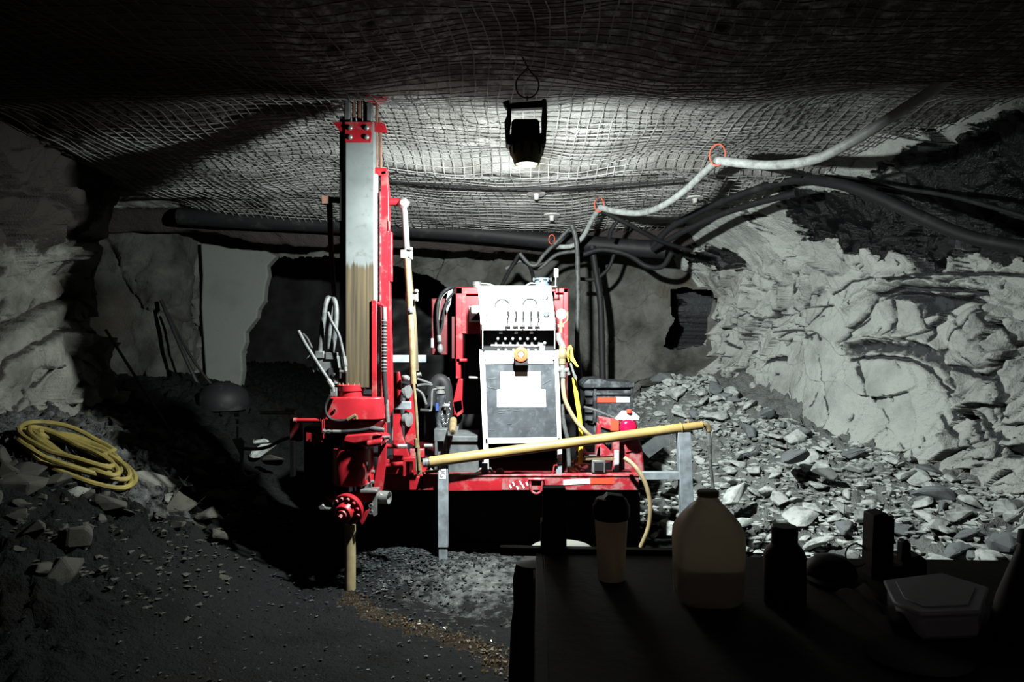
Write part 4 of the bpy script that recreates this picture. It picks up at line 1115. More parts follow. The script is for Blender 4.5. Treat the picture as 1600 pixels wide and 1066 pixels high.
b = MB(); a = at(706, 449, DQ + .0); z1_ = a.z; b.box((at(712, 0, DQ).x, DQ + .06, at(0, 640, DQ).z), (at(716, 0, DQ).x, 6.75, z1_ - .01)); b.build('side_panel', 'red3', T)
b = MB(); b.box((at(716, 0, DQ).x, DQ + .07, z1_ - .03), (at(884, 0, DQ).x, 6.75, z1_ - .01)); b.build('top_panel', 'red', T, bev=.004)
b = MB(); b.box((at(884, 0, DQ).x, DQ + .06, at(0, 640, DQ).z), (at(888, 0, DQ).x, 6.75, z1_ - .01)); b.build('side_panel', 'red3', T)
b = MB(); b.box((at(722, 0, DQ).x, DQ + .35, .66), (at(880, 0, DQ).x, 6.6, z1_ - .1)); b.build('engine_block', 'recess', T, bev=.03)
b = MB(DQ); b.slab([(716, 592), (723, 592), (722, 630), (724, 645), (714, 652), (707, 632)], .05); b.R(712, 560, 729, 566, .05); b.cyl((718, 563, DQ - .03), (730, 563, DQ - .03), .014); b.slab([(708, 628), (722, 625), (723, 640), (710, 650)], .06); b.build('front_strut', 'red', T, bev=.003)
b = MB(DQ); b.R(706, 495, 710, 560, .3, DQ + .05); b.build('louvre_rib', 'red3', T)
b = MB(DQ + .1); b.R(674, 466, 699, 555, .03, DQ + .1); hp = b.build('hose_panel', 'red3', T, bev=.01, label='dark red side plate with rounded corners')
b = MB(DQ + .08); b.R(674, 529, 677, 543, .01); b.build('hose_label', 'label', hp)
b = MB(DQ + .02); b.tube([(714, 448, DQ + .1), (700, 451), (689, 462), (684, 480), (684, 505), (686, 528), (688, 540)], .0135, 10); h1 = b.build('hydraulic_hose', 'rub', T)
b = MB(DQ + .015); b.tube([(701, 455), (693, 462), (688, 474), (686, 500)], .003, 6); b.build('hose_glint', 'dull', h1)
b = MB(DQ + .02); b.lathe((688, 546), [(-.03, .012), (-.015, .024), (.01, .026), (.04, .016)], (0, 0, 1), 14); b.cyl((686, 524), (687, 534), .018); b.build('hose_end', 'dull', h1)
b = MB(DQ + .03); b.tube([(709, 457), (699, 470), (693, 490), (692, 505), (688, 520)], .009, 8); b.tube([(703, 470), (697, 480), (690, 500)], .006, 8); b.build('cable', 'rub', T)
b = MB(DQ + .05); b.slab([(700, 455), (707, 452), (704, 475), (698, 490), (696, 475)], .02); b.build('guard_plate', 'dull', T)
b = MB(DQ + .02); b.lathe((745, 450), [(0, .030), (.015, .030), (.017, .036), (.045, .036), (.05, .030), (.05, 0)], (0, 0, 1), 20); b.build('breather_cap', 'steel', T)
b = MB(DQ + .02); b.tube([(752, 443), (764, 444), (775, 448)], .007, 8); b.tube([(820, 448), (828, 443), (838, 443)], .007, 8); b.build('pipe_elbow', 'steel', T)
b = MB(DQ + .05); b.lathe((847, 448), [(0, .058), (.05, .058), (.052, .078), (.062, .078), (.064, .06), (.07, .05), (.07, 0)], (0, 0, 1), 32); fcap = b.build('filler_cap', 'bluegrey', T)
for dx in (-13, -3, 9, 14):
    b = MB(DQ - .02); b.cyl((847 + dx, 440), (847 + dx, 434), .006, n=6); b.build('cap_bolt', 'steel', fcap)
b = MB(DQ - .03); b.R(845.5, 436, 848.5, 449, .01); b.build('clasp', 'label', fcap)
b = MB(DQ - .2); b.cyl((868, 449), (868.5, 432), .006); b.R(866, 420, 872, 433, .03); b.cyl((861, 448), (870, 448), .006); b.build('tap', 'steel', T)
b = MB(DQ); b.R(700, 648, 900, 742, .04, 5.95); b.build('back_skirt', 'recess', T)

# ================================================================== CONTROL CONSOLE
T = thing('control_console', 'white drill control console with levers above a scuffed black door', 'control console', (0.1, 5.35, 0.62))
b = MB(); F0, F1 = 5.30, 5.42          # the panel leans back
b.slab([(747, 447, F1), (861, 447, F1), (869, 516, F0), (752, 516, F0)], .035); pn = b.build('gauge_panel', 'white', T, bev=.003)
b = MB(); b.slab([(747, 447, F1), (752, 516, F0), (752, 545, F0), (752, 545, F0 + .25), (747, 447, F0 + .25)], 0, vec=(.012, 0, 0)); b.build('console_cheek', 'white', T)
b = MB(); b.slab([(861, 447, F1), (869, 516, F0), (869, 545, F0), (869, 545, F0 + .25), (861, 447, F0 + .25)], 0, vec=(-.012, 0, 0)); b.build('console_cheek', 'white', T)
b = MB(5.44); b.R(752, 512, 869, 556, .01, 5.46); b.R(752, 506, 754, 556, .16, 5.30); b.R(867, 506, 869, 556, .16, 5.3); b.R(752, 506, 869, 512, .12, 5.345); b.build('valve_recess', 'recess', T)


def onp(x, y, out=0.0):
    """point on the leaning gauge panel, 'out' metres in front of it"""
    t = (516 - y) / 69.0; D = F0 + (F1 - F0) * t
    return at(x, y, D) + Vector((0, -out, -out * .35))
for x, y in ((785, 478), (828, 477)):
    b = MB(); b.ring(onp(x, y, .008), .052, .0050, (0, -1, -.38), 28); g = b.build('gauge', 'recess', pn)
    b = MB(); b.lathe(onp(x, y, 0), [(0, .050), (.007, .050), (.008, 0)], (0, -1, -.38), 28); b.build('gauge_face', 'label', g)
    b = MB(); b.cyl(onp(x - 3, y + 3, .012), onp(x + 6, y - 4, .012), .0018, n=5); b.build('needle', 'dark', g)
for x, y in ((851, 462), (853, 488)):
    b = MB(); b.lathe(onp(x, y, 0), [(0, .022), (.02, .024), (.035, .022), (.04, .018), (.04, 0)], (0, -1, -.38), 18); b.build('knob', 'greybox', pn)
b = MB(); b.lathe(onp(761.5, 494, 0), [(0, .016), (.006, .018), (.012, .016)], (0, -1, -.38), 16); b.cyl(onp(761.5, 495, .01), onp(761.8, 500, .02), .012); b.build('switch', 'steel', pn)
for k, x in enumerate((794, 806, 817, 829, 840)):
    base = onp(x, 512, .01); tip = onp(x + .5, 483, .09)
    b = MB(); b.cyl(base, base.lerp(tip, .62), .0035, n=8); lv = b.build('control_lever', 'dark', T)
    b = MB(); m0 = base.lerp(tip, .6); b.lathe(m0, [(0, .004), (.02, .007), (.05, .010), (.056, .008), (.058, 0)], tip - m0, 12); b.build('lever_grip', 'recess', lv)
    b = MB(); b.R(x - 5, 508, x + 4, 511, .02, 5.28); b.build('lever_base', 'dark', lv)
for x in (790, 816, 838):
    b = MB(); b.cyl(onp(x + 4, 509, .012), onp(x - 1, 516, .012), .004, n=6); b.build('lever_link', 'dark', T)
for x in (783, 807, 831):
    b = MB(5.33); b.R(x - 3, 516, x + 2, 521, .03); b.build('valve_stub', 'steel', T)
for k in range(6):
    x = 778 + k * 11.6
    b = MB(5.34); b.lathe((x, 529), [(0, .011), (.02, .010), (.02, 0)], (0, -1, -.1), 6); b.build('hydraulic_fitting', 'steel', T)
    b = MB(5.34); b.lathe((x + 1, 546), [(0, .010), (.02, .010), (.02, 0)], (0, -1, -.1), 6); b.build('hydraulic_fitting', 'steel', T)
b = MB(5.32); b.cyl((767, 540), (846, 541), .009)
for k in range(7):
    b.cyl((773 + k * 11.2, 540.3), (778 + k * 11.2, 540.4), .012, n=8); b.cyl((775 + k * 11.2, 540), (775 + k * 11.2, 535), .008)
b.build('manifold_bar', 'steel', T)
b = MB(5.31); b.R(843, 536, 849, 549, .03); b.lathe((851, 536), [(0, .012), (.02, .012), (.022, 0)], (0, -1, 0), 12); b.cyl((851, 537), (850, 548), .009); b.build('relief_valve', 'steel', T, bev=.003)
# lower cabinet: white frame around the black door
FD = 5.27
b = MB(FD)
b.slab([(749, 546), (757, 552), (763, 700), (764, 741), (757, 741), (753, 650)], .03)
b.slab([(866, 550), (872, 546), (878, 700), (878, 741), (872, 741), (871, 690)], .03)
b.slab([(757, 549), (868, 549), (869, 562), (757, 562)], .02); b.slab([(758, 685), (876, 684), (876, 692), (758, 694)], .03)
b.build('cabinet_frame', 'white', T, bev=.003)
b = MB(FD + .012); b.slab([(758, 560), (866, 560), (870, 685), (761, 686)], .02); dr = b.build('cabinet_door', 'door', T, bev=.002)
b = MB(FD + .006); b.slab([(759, 551), (862, 551), (864, 568), (759, 569)], .004); b.build('white_strip', 'white', dr)
b = MB(FD + .009); b.slab([(782, 581), (845, 581), (845, 609), (852, 609), (853, 636), (777, 636), (777, 609), (782, 609)], .003); b.build('label_sheet', 'label', dr, label='overexposed white label sheet')
b = MB(FD + .009)
for (xa_, ya_, xb_, yb_) in ((762, 592, 776, 590), (762, 604, 775, 607), (779, 641, 797, 640), (779, 645, 788, 644), (803, 641, 811, 642), (792, 662, 799, 662), (763, 671, 773, 672), (830, 596, 842, 586), (848, 600, 862, 592)):
    b.slab([(xa_, ya_), (xb_, yb_), (xb_, yb_ + 1.2), (xa_, ya_ + 1.4)], .003)
b.build('scuff_marks', 'greybox', dr)
b = MB(FD - .07); b.R(805, 557, 825, 571, .09, FD - .075); eb = b.build('button_box', 'bottle', T, bev=.004)
b = MB(FD - .08); b.lathe((814, 554), [(-.06, .048), (0, .052), (.01, .050), (.014, .040), (.014, .026), (.004, .024), (.004, 0)], (0, -1, -.1), 32); bt = b.build('stop_button', 'orange', eb, label='orange red round stop button')
b = MB(FD - .085); b.lathe((814, 554), [(0, .022), (.012, .020), (.013, 0)], (0, -1, -.1), 6); b.build('button_centre', 'reflector', bt)
b = MB(FD + .1); b.cyl((733, 590), (752, 591), .010); b.build('side_rod', 'steel', T)
b = MB(FD + .1); b.cyl((872, 588), (882, 588), .009); b.build('side_rod', 'steel', T)
b = MB(FD + .03); b.slab([(757, 560), (872, 560), (872, 560 + 1), (757, 561)], .35); b.R(757, 562, 760, 690, .35, FD + .03); b.R(868, 562, 872, 690, .35, FD + .03); b.build('cabinet_body', 'recess', T)

# ---- water line with gauge, valve
T = thing('water_line_valve', 'upright brass water line with white round gauge and yellow valve handle right of the console', 'valve', at(878, 600, 5.2))
b = MB(5.20); b.lathe((877, 491), [(-.02, .030), (-.015, .036), (.012, .036), (.016, .030), (.016, 0)], (0, -1, -.1), 28); b.build('pressure_gauge', 'label', T, label='white dial gauge')
b = MB(5.2); b.cyl((876.5, 498), (876, 520), .010, n=8); b.tube([(877, 508), (884, 503), (887, 498), (887, 487)], .004, 6); b.R(872, 507, 881, 511, .02); b.build('gauge_stem', 'brass', T)
b = MB(5.2); b.cyl((873, 520), (874, 532), .020, n=12); b.cyl((874, 530), (881, 545), .022); b.cyl((870, 527), (876, 530), .014); b.build('elbow', 'steel', T)
b = MB(5.2); b.cyl((879, 541), (879, 569), .024, n=12); b.lathe((879, 553), [(-.035, .024), (-.02, .031), (.02, .031), (.035, .024)], (0, 0, 1), 12); b.cyl((879, 553), (890, 552), .014); b.build('valve_body', 'brass', T)
b = MB(5.18); b.slab([(887, 542), (892, 539), (895, 545), (896, 558), (904, 573), (902, 574), (892, 563), (888, 566), (886, 555)], .01); b.ring((890, 552), .034, .007, (1, -.35, 0), 18); b.build('valve_handle', 'yellow', T)
b = MB(5.2); b.cyl((872, 578), (888, 579), .018, n=8); b.cyl((879, 568), (880, 590), .020, n=10); b.R(873, 573, 878, 583, .03); b.cyl((886, 575), (889, 586), .012); b.build('tee_fitting', 'steel', T)
b = MB(5.2); b.cyl((889, 560), (897, 585), .008); b.cyl((897, 585), (900, 592), .011); b.build('small_coupling', 'steel', T)


def hose(name, pts, r, m, label, group=None, D=5.2, n=10, cat='hose'):
    b = MB(D); b.tube(pts, r, n); o = b.build(name, m); tag(o, label, cat, group); return o
hose('water_hose', [(880, 588), (880, 605), (884, 628), (898, 655), (916, 676), (926, 684, 5.24)], .0155, 'tan', 'tan water hose hanging from the brass valve and passing behind the long drill rod', D=5.2)
hose('flat_hose', [(897, 590), (901, 620), (906, 655), (908, 690), (906, 725)], .016, 'yellow', 'bright yellow hose hanging down between the tan hose and the console', D=5.28)
hose('corrugated_hose', [(878, 632), (880, 655), (884, 675), (887, 690), (890, 738)], .016, 'ghose', 'grey corrugated hose beside the right leg of the console', D=5.36)
hose('drain_hose', [(976, 716, 5.12), (988, 725, 5.08), (999, 738, 5.05), (1010, 760, 5.04), (1016, 790, 5.04), (1013, 825, 5.05), (1001, 855, 5.08)], lambda t: .0155, 'tan', 'pale yellow hose curling down over the right end of the red platform')

# ---- long yellow rod
b = MB(); A = at(672, 722, 5.13); B = at(1064, 669, 5.22)
b.tube([A, B], [.0375, .034], 24, path=False)
T = thing('drill_rod', 'long muddy yellow core barrel lying across the platform in front of the console', 'drill rod', A)
b.build('barrel', 'rod', T)
b = MB(); dv = (A - B).normalized(); b.tube([A, A + dv * .05], .031, 20); b.ring(A + dv * .025, .031, .003, dv, 20); b.ring(A + dv * .005, .033, .003, dv, 20); b.build('threaded_end', 'steel', T, label='bright threaded steel end')
b = MB(); b.tube([B - dv * .0, B - dv * .155], .029, 20); b.ring(B, .034, .006, dv, 20); b.build('end_coupling', 'rod', T)
e = B - dv * .155
b = MB(); b.tube([e, e - dv * .03 + Vector((0, 0, -.004)), e - dv * .045 + Vector((0, 0, -.03)), e - dv * .048 + Vector((0, 0, -.05))], .020, 12); b.build('elbow', 'brass', T)
f = e - dv * .048 + Vector((0, 0, -.05))
T2 = thing('grease_hose', 'thin grey hose dangling from the right end of the yellow core barrel', 'hose', f)
b = MB(); b.cyl(f, f + Vector((.005, 0, -.10)), .014, n=8); b.cyl(f + Vector((.008, 0, -.16)), f + Vector((.012, 0, -.2)), .013, n=8); b.build('ferrule', 'steel', T2)
b = MB(); b.tube([f + Vector((.004, 0, -.05)), f + Vector((.012, 0, -.25)), f + Vector((.030, 0, -.40)), f + Vector((.045, -.02, -.62)), f + Vector((.05, -.02, -.8))], .012, 10); b.build('hose_body', 'ghose', T2)

# ---- things standing on the deck
T = thing('screw_jack', 'black upright screw jack with bright cap and crank handle', 'jack', at(688, 742, 5.5))
b = MB(5.5); b.cyl((689, 618), (689, 672), .038, n=24); b.cyl((689, 672), (689, 742), .03, n=16); b.build('jack_body', 'blackbox', T)
b = MB(5.5); b.lathe((688, 615), [(0, .036), (.012, .036), (.016, .030), (.03, .030), (.036, .038), (.05, .038), (.05, 0)], (0, 0, 1), 24); b.build('jack_cap', 'steel', T)
b = MB(5.44); b.tube([(682, 608), (677, 609), (675, 614), (674, 638), (671, 642), (657, 641)], .007, 8); cr = b.build('crank_handle', 'steel', T)
b = MB(5.44); b.cyl((671, 642), (657, 641), .013); b.build('crank_grip', 'rub', cr)
b = MB(5.44); b.R(681, 630, 685, 642, .01, 5.455); b.build('tag', 'blue', T)
b = MB(5.44)
for k in range(15):
    a = math.pi * k / 14
    b.ring((696 - 5 * math.cos(a), 643 + 20 * math.sin(a)), .0058, .0018, (.3 if k % 2 else 1, 1, .2), 8, 4)
b.build('safety_chain', 'steel', T)
b = MB(5.44); b.lathe((698, 634), [(-.03, .010), (0, .018), (.02, .014)], (1, 0, .1), 8); b.cyl((695, 640), (703, 628), .007); b.cyl((694, 630), (704, 640), .005); b.build('locking_pin', 'steel', T)
T = thing('tool_box', 'dusty grey steel box behind the left end of the long yellow core barrel', 'box', at(712, 742, 5.45))
b = MB(5.38); b.slab([(678, 690), (742, 690), (748, 704), (748, 742), (678, 742)], .35); b.build('box_body', 'greybox', T, bev=.006)
b = MB(5.36); b.R(676, 682, 746, 691, .40); b.build('box_lid', 'greybox', T, bev=.006)
T = thing('channel_block', 'grey steel block beneath the black screw jack', 'block', at(687, 690, 5.4))
b = MB(5.32); b.slab([(678, 671), (698, 671), (698, 690), (678, 690)], .10); b.slab([(679, 690), (683, 690), (683, 712), (679, 712)], .08); b.slab([(693, 690), (697, 690), (697, 712), (693, 712)], .08); b.build('block_body', 'greybox', T, bev=.004)
T = thing('pipe_stub', 'short brassy pipe pointing forward over the grey steel box', 'pipe', at(706, 672, 5.2))
b = MB(); b.lathe(at(707, 676, 5.12), [(0, .016), (-.0, .021), (-.03, .024), (-.05, .024), (-.051, .028), (-.2, .026), (-.2, 0)], Vector((.05, -1, -.35)), 20); b.build('stub_body', 'brass', T)
b = MB(5.115); b.lathe((707, 677), [(0, .011), (.004, .011), (.004, 0)], (.05, -1, -.35), 16); b.build('bore', 'recess', T)
b = MB(5.14); b.slab([(713, 666), (717, 667), (714, 678), (711, 681)], .01); b.build('valve_lever', 'steel', T)
for k, (a_, b_, r_, lab) in enumerate([((740, 741), (752, 733), .008, 'bright loose bar lying on the deck edge left of the console foot'), ((765, 731), (771, 741), .010, 'small bent bright fitting beside the console foot'), ((672, 733), (680, 739), .009, 'loose silver fitting under the left end of the core barrel')]):
    b = MB(5.28); b.cyl(a_, b_, r_, n=8); b.lathe(b_, [(-.012, r_ * 1.5), (.012, r_ * 1.5)], (1, 0, .4), 6); o = b.build('loose_fitting', 'steel'); tag(o, lab, 'fitting')
b = MB(5.26); b.lathe((783, 737), [(0, .026), (.03, .026), (.032, .018), (.032, 0)], (-.6, -1, .1), 16); o = b.build('rusty_pipe', 'rust'); tag(o, 'rusty round pipe end lying on the deck in front of the console', 'pipe')
b = MB(5.22); b.cyl((665, 738), (684, 736), .012); b.cyl((694, 743), (720, 742), .012); o = b.build('loose_bar', 'brass'); tag(o, 'muddy bar lying on the deck behind the galvanised leg', 'bar')
b = MB(5.3); b.tube([(793, 741), (806, 738), (820, 739), (840, 740), (862, 740)], .005, 6); o = b.build('deck_cable', 'dull'); tag(o, 'thin pale cable lying along the front edge of the deck', 'cable')

# ---- right end of the deck
T = thing('storage_bin', 'black plastic storage bin with a red and white reflector strip', 'bin', at(952, 690, 6.3))
b = MB(6.2); b.slab([(913, 606), (990, 604), (988, 690), (914, 690)], .40); b.build('bin_body', 'blackbox', T, bev=.008)
b = MB(6.16); b.slab([(911, 600), (920, 593), (938, 592), (950, 596), (992, 598), (992, 606), (911, 607)], .47); b.build('bin_lid', 'blackbox', T, bev=.008)
b = MB(6.18); b.R(930, 614, 988, 617, .02); b.R(928, 606, 932, 688, .03); b.R(986, 606, 989, 688, .03); b.build('bin_rib', 'blackbox', T, bev=.002)
for k in range(4):
    b = MB(6.17); b.R(914, 612 + k * 13, 926, 619 + k * 13, .03); b.build('bin_rib', 'greybox', T, bev=.004)
b = MB(6.19); b.R(933, 621.5, 963, 629, .005); rs = b.build('reflector_red', 'orange_red', T)
b = MB(6.19); b.R(963, 621.5, 984, 629, .005); b.build('reflector_white', 'reflector', T)
b = MB(6.0); b.tube([(912, 636), (930, 641), (962, 654)], .010, 8); o = b.build('thin_tube', 'dull'); tag(o, 'thin grey tube slanting in front of the black storage bin', 'tube')
T = thing('light_bracket', 'worn red bracket frame holding a round red lamp at the right end of the deck', 'bracket', at(955, 742, 5.5))
b = MB(5.4); b.slab([(936, 652), (966, 657), (966, 671), (953, 672), (937, 667)], .10); b.slab([(934, 662), (939, 664), (938, 740), (930, 740)], .10); b.slab([(959, 671), (968, 671), (968, 742), (957, 742)], .09, ); b.slab([(940, 692), (962, 712), (962, 720), (930, 720), (934, 700)], .10); b.build('bracket_frame', 'red2', T, bev=.003)
b = MB(5.39); b.R(954, 657, 967, 673, .012); b.build('corner_plate', 'orange_red', T)
b = MB(5.38); b.R(960, 704, 967, 740, .015); b.build('pale_strip', 'reflector', T)
b = MB(5.42); b.lathe((981, 668), [(0, 0), (0, .062), (.03, .060), (.045, .045), (.05, .02), (.05, 0)], (-.1, -1, .05), 28); b.build('lamp_lens', 'lens_red', T)
b = MB(5.42); b.slab([(968, 657), (994, 657), (996, 672), (990, 676), (968, 674)], .06); b.build('lamp_housing', 'red3', T)
b = MB(5.5); b.slab([(963, 657), (975, 644), (990, 644), (1000, 652), (998, 658)], .12); rc = b.build('lamp_cover', 'reflector', T, bev=.006)
b = MB(5.5); b.lathe((983, 645), [(0, .022), (.02, .022), (.025, .016), (.025, 0)], (0, 0, 1), 12); b.build('cover_knob', 'orange_red', rc)
T = thing('fuel_can', 'faded red plastic fuel can behind the rod at the right end of the deck', 'fuel can', at(990, 738, 5.6))
b = MB(5.5); b.slab([(970, 692), (998, 684), (1004, 700), (1008, 742), (968, 742)], .22); b.build('can_body', 'red2', T, bev=.015)
b = MB(5.49); b.slab([(974, 697), (998, 690), (1000, 703), (978, 708)], .01); b.build('can_panel', 'red2', T, bev=.004)
b = MB(5.3); b.cyl((905, 715, 5.35), (912, 728, 5.35), .02); b.lathe((903, 720), [(-.04, .012), (-.02, .026), (.02, .026), (.04, .015)], (.5, 0, .6), 12); b.cyl((896, 728), (905, 736), .018); b.lathe((893, 736), [(0, .03), (.03, .03), (.03, 0)], (0, 0, 1), 12)
o = b.build('pipe_fitting', 'brass'); tag(o, 'cluster of muddy brass pipe fittings at the foot of the yellow hose', 'pipe fitting')
b = MB(6.3); b.slab([(1000, 700), (1040, 672), (1054, 686), (1014, 716)], .03); o = b.build('flat_sheet', 'greybox'); tag(o, 'dark flat sheet leaning on rubble right of the red fuel can', 'sheet')
b = MB(5.75); b.tube([(700, 590), (704, 610), (702, 640)], .01, 6); o = b.build('dangling_cable', 'ghose'); tag(o, 'thin grey cable hanging beside the black jack', 'cable')
T = thing('air_duct', 'dusty black curved rubber duct behind the screw jack', 'duct', at(680, 700, 5.8))
b = MB(5.75); b.tube([(672, 690), (672, 650), (676, 610), (686, 594), (696, 604), (698, 640), (698, 690)], .05, 14); b.build('duct_body', 'rub', T)
for k, pts in enumerate(([(652, 592), (663, 596), (674, 600)], [(652, 603), (664, 601), (676, 602)], [(650, 608), (660, 616), (666, 632)])):
    hose('thin_hose', pts, .011, 'ghose', 'short grey hose between the red linkage plates and the rubber duct', 'short hoses behind the linkage', D=5.6)
b = MB(5.4); b.R(596, 603, 616, 622, .1); o = b.build('canister', 'blue', bev=.01); tag(o, 'blue canister half hidden between the red mast beams', 'canister')

# ================================================================== WORK LIGHT
DW = 4.10
T = thing('work_light', 'hanging olive and black work light with glowing lens, the only lamp', 'work light', LAMP + Vector((0, 0, -.02)))
b = MB(DW); b.slab([(785, 159), (796, 155), (796, 161), (846, 156), (850, 153), (854, 155), (854, 167), (796, 170), (790, 168)], .05); b.build('handle_bar', 'lampdark', T, bev=.006)
for pts in ([(792, 166), (799, 166), (799, 186), (797, 205), (798, 222), (790, 222), (788, 190), (792, 180)], [(848, 160), (854, 160), (855, 190), (853, 222), (846, 222), (846, 185)]):
    b = MB(DW + .01); b.slab(pts, .03); b.build('handle_arm', 'lampdark', T, bev=.005)
b = MB(DW - .02); b.slab([(803, 185), (840, 185), (843, 190), (844, 208), (799, 208), (799, 190)], .10); b.build('battery_pack', 'lampdark', T, bev=.01)
b = MB(DW - .03); b.slab([(790, 214), (800, 207), (846, 207), (854, 214), (853, 224), (846, 226), (796, 226), (790, 224)], .12); b.build('collar', 'lampdark', T, bev=.008)
c = at(823, 226, DW + .02)
b = MB(); b.lathe(c, [(0, .080), (-.03, .092), (-.06, .088), (-.085, .078), (-.112, .070), (-.112, .062), (-.085, .058), (-.06, 0)], (0, 0, 1), 36); hd = b.build('lamp_head', 'lampbody', T)
for k in range(10):
    a = 2 * math.pi * k / 10
    b = MB(); p = c + Vector((math.cos(a) * .088, math.sin(a) * .088, -.028)); b.lathe(p, [(-.035, .008), (.02, .010)], (math.cos(a) * .1, math.sin(a) * .1, 1), 8); b.build('cooling_rib', 'lampdark', hd)
b = MB(); b.lathe(c, [(-.118, .0), (-.116, .03), (-.110, .052), (-.104, .062), (-.10, .062), (-.10, 0)], (0, 0, 1), 32); b.build('lens', 'lens', T, label='glowing white lens')
lo.parent = T; lo.location = lo.location - T.location
T = thing('hanging_loop', 'dark wire loop from which the work light hangs under the roof mesh', 'wire loop', at(823, 150, DW))
pts = [at(*p, DW + .02) for p in ((824, 106), (818, 113), (809, 123), (806, 133), (809, 145), (816, 151), (824, 153), (832, 151), (839, 144), (842, 132), (838, 122), (828, 111), (822, 100), (818, 92), (812, 84))]
b = MB(); b.tube(pts, .0042, 6); b.build('wire', 'lampdark', T)
b = MB(); b.ring(at(823.5, 154, DW + .02), .012, .004, (1, 0, 0), 12); b.build('hook', 'lampdark', T)


# ================================================================== HOSES AND CABLES UNDER THE ROOF
def run(name, pts, r, m, label, cat='hose', n=10, group=None):
    b = MB(); b.tube([at(*p) for p in pts], r, n); o = b.build(name, m); tag(o, label, cat, group); return o
run('layflat_hose', [(1600, 30, 3.95), (1540, 75, 4.1), (1480, 125, 4.3), (1400, 178, 4.5), (1330, 222, 4.75), (1270, 250, 5.0), (1200, 258, 5.3), (1122, 251, 5.6)], .034, 'shose', 'thick pale hose sagging from the dark roof corner to the nearer red tie')
run('layflat_hose', [(1122, 251, 5.6), (1100, 270, 5.9), (1070, 298, 6.2), (1035, 322, 6.5), (1000, 333, 6.8), (960, 330, 7.0), (938, 324, 7.1)], .030, 'shose', 'pale hose drooping between the two red roof ties')
run('layflat_hose', [(938, 324, 7.1), (925, 343, 7.3), (912, 368, 7.5), (895, 384, 7.6), (868, 386, 7.7)], .024, 'shose', 'pale hose running on from the far red tie behind the upright hose')
for nm, (x, y, D, R_), lab in (('hose_tie', (1121, 242, 5.58, .070), 'red plastic tie holding the pale hose nearer the camera'), ('hose_tie', (936, 320, 7.1, .058), 'red plastic tie holding the far end of the pale hose')):
    b = MB(); b.ring(at(x, y, D), R_, .0055, (.6, 1, 0), 24, 6, sx=.85, sz=1.15); o = b.build(nm, 'tie'); tag(o, lab, 'cable tie')
run('black_pipe', [(1640, 400, 4.3), (1600, 388, 4.5), (1520, 372, 4.8), (1450, 345, 5.1), (1380, 312, 5.4), (1320, 290, 5.7), (1262, 280, 6.1)], .045, 'rub', 'thick black pipe curving across the bare black rock at the upper right')
run('black_pipe', [(1262, 280, 6.1), (1215, 286, 6.4), (1150, 307, 6.8), (1090, 332, 7.2), (1045, 358, 7.5), (1020, 385, 7.7)], .034, 'rub', 'upper of two black pipes running back under the roof at the right')
run('black_pipe', [(1245, 302, 6.2), (1180, 318, 6.6), (1120, 338, 7.0), (1060, 366, 7.4), (1020, 390, 7.7)], .030, 'rub', 'lower of two black pipes running back under the roof at the right')
run('black_cable', [(1640, 350, 4.6), (1500, 310, 5.2), (1420, 296, 5.6), (1340, 284, 5.9), (1290, 276, 6.1)], .016, 'rub', 'thin black cable above the thick pipe at the upper right', 'cable')
run('black_pipe', [(280, 338, 8.12), (400, 345, 8.1), (520, 351, 8.1), (640, 358, 8.05), (760, 366, 8.05), (860, 376, 8.05), (960, 385, 8.0), (1040, 391, 7.9)], .095, 'rub', 'long black ventilation pipe slung under the far edge of the roof mesh', 'pipe')  # pipe widened so its black also covers its own shadow band
run('upright_hose', [(893, 352, 7.3), (899, 370, 7.3), (902, 400, 7.3), (903, 470, 7.25), (902, 540, 7.2), (908, 600, 7.15), (912, 640, 7.1)], .024, 'ghose', 'grey hose hanging straight down right of the red cabinet')
run('upright_hose', [(925, 385, 7.9), (930, 420, 7.9), (938, 470, 7.9), (940, 530, 7.9), (942, 610, 7.9)], .035, 'rub', 'thick black hose hanging down against the back rock wall')
run('roof_cable', [(560, 280, 6.35), (640, 286, 6.35), (730, 292, 6.3), (830, 295, 6.3), (920, 292, 6.3), (1010, 286, 6.3), (1070, 280, 6.2)], .010, 'rub', 'thin dark cable running across the middle of the roof mesh', 'cable')
for k, pts in enumerate((
        [(890, 356, 7.4), (870, 378, 7.45), (850, 398, 7.5), (838, 414, 7.5), (826, 412, 7.5), (812, 396, 7.5)],
        [(905, 392, 7.7), (870, 398, 7.7), (840, 420, 7.7), (815, 408, 7.7), (790, 420, 7.7)],
        [(905, 400, 7.8), (940, 390, 7.8), (980, 398, 7.8), (1010, 416, 7.8), (1035, 416, 7.7), (1050, 394, 7.6)],
        [(960, 396, 7.9), (950, 420, 7.9), (930, 436, 7.9), (905, 436, 7.9)],
        [(965, 345, 7.3), (955, 360, 7.35), (952, 372, 7.4)],
        [(812, 396, 7.5), (795, 425, 7.6), (782, 450, 7.7)],
        [(826, 412, 7.5), (832, 428, 7.6), (834, 448, 7.7)],
        [(1125, 252, 5.7), (1190, 262, 6.0), (1250, 275, 6.1)],
        [(940, 330, 7.1), (985, 352, 7.2), (1030, 376, 7.4), (1080, 392, 7.6)])):
    run('tangled_hose', pts, .020 if k != 2 else .028, 'ghose' if k in (0, 1) else 'rub', 'dark hose in the tangle looped below the roof above the red cabinet', group='tangled hoses above the power unit')
b = MB(); b.ring(at(862, 374, 7.5), .040, .004, (.5, 1, 0), 20, 5, sx=.8, sz=1.2); o = b.build('hose_tie', 'tie'); tag(o, 'dull red tie on the tangled hoses above the red cabinet', 'cable tie')
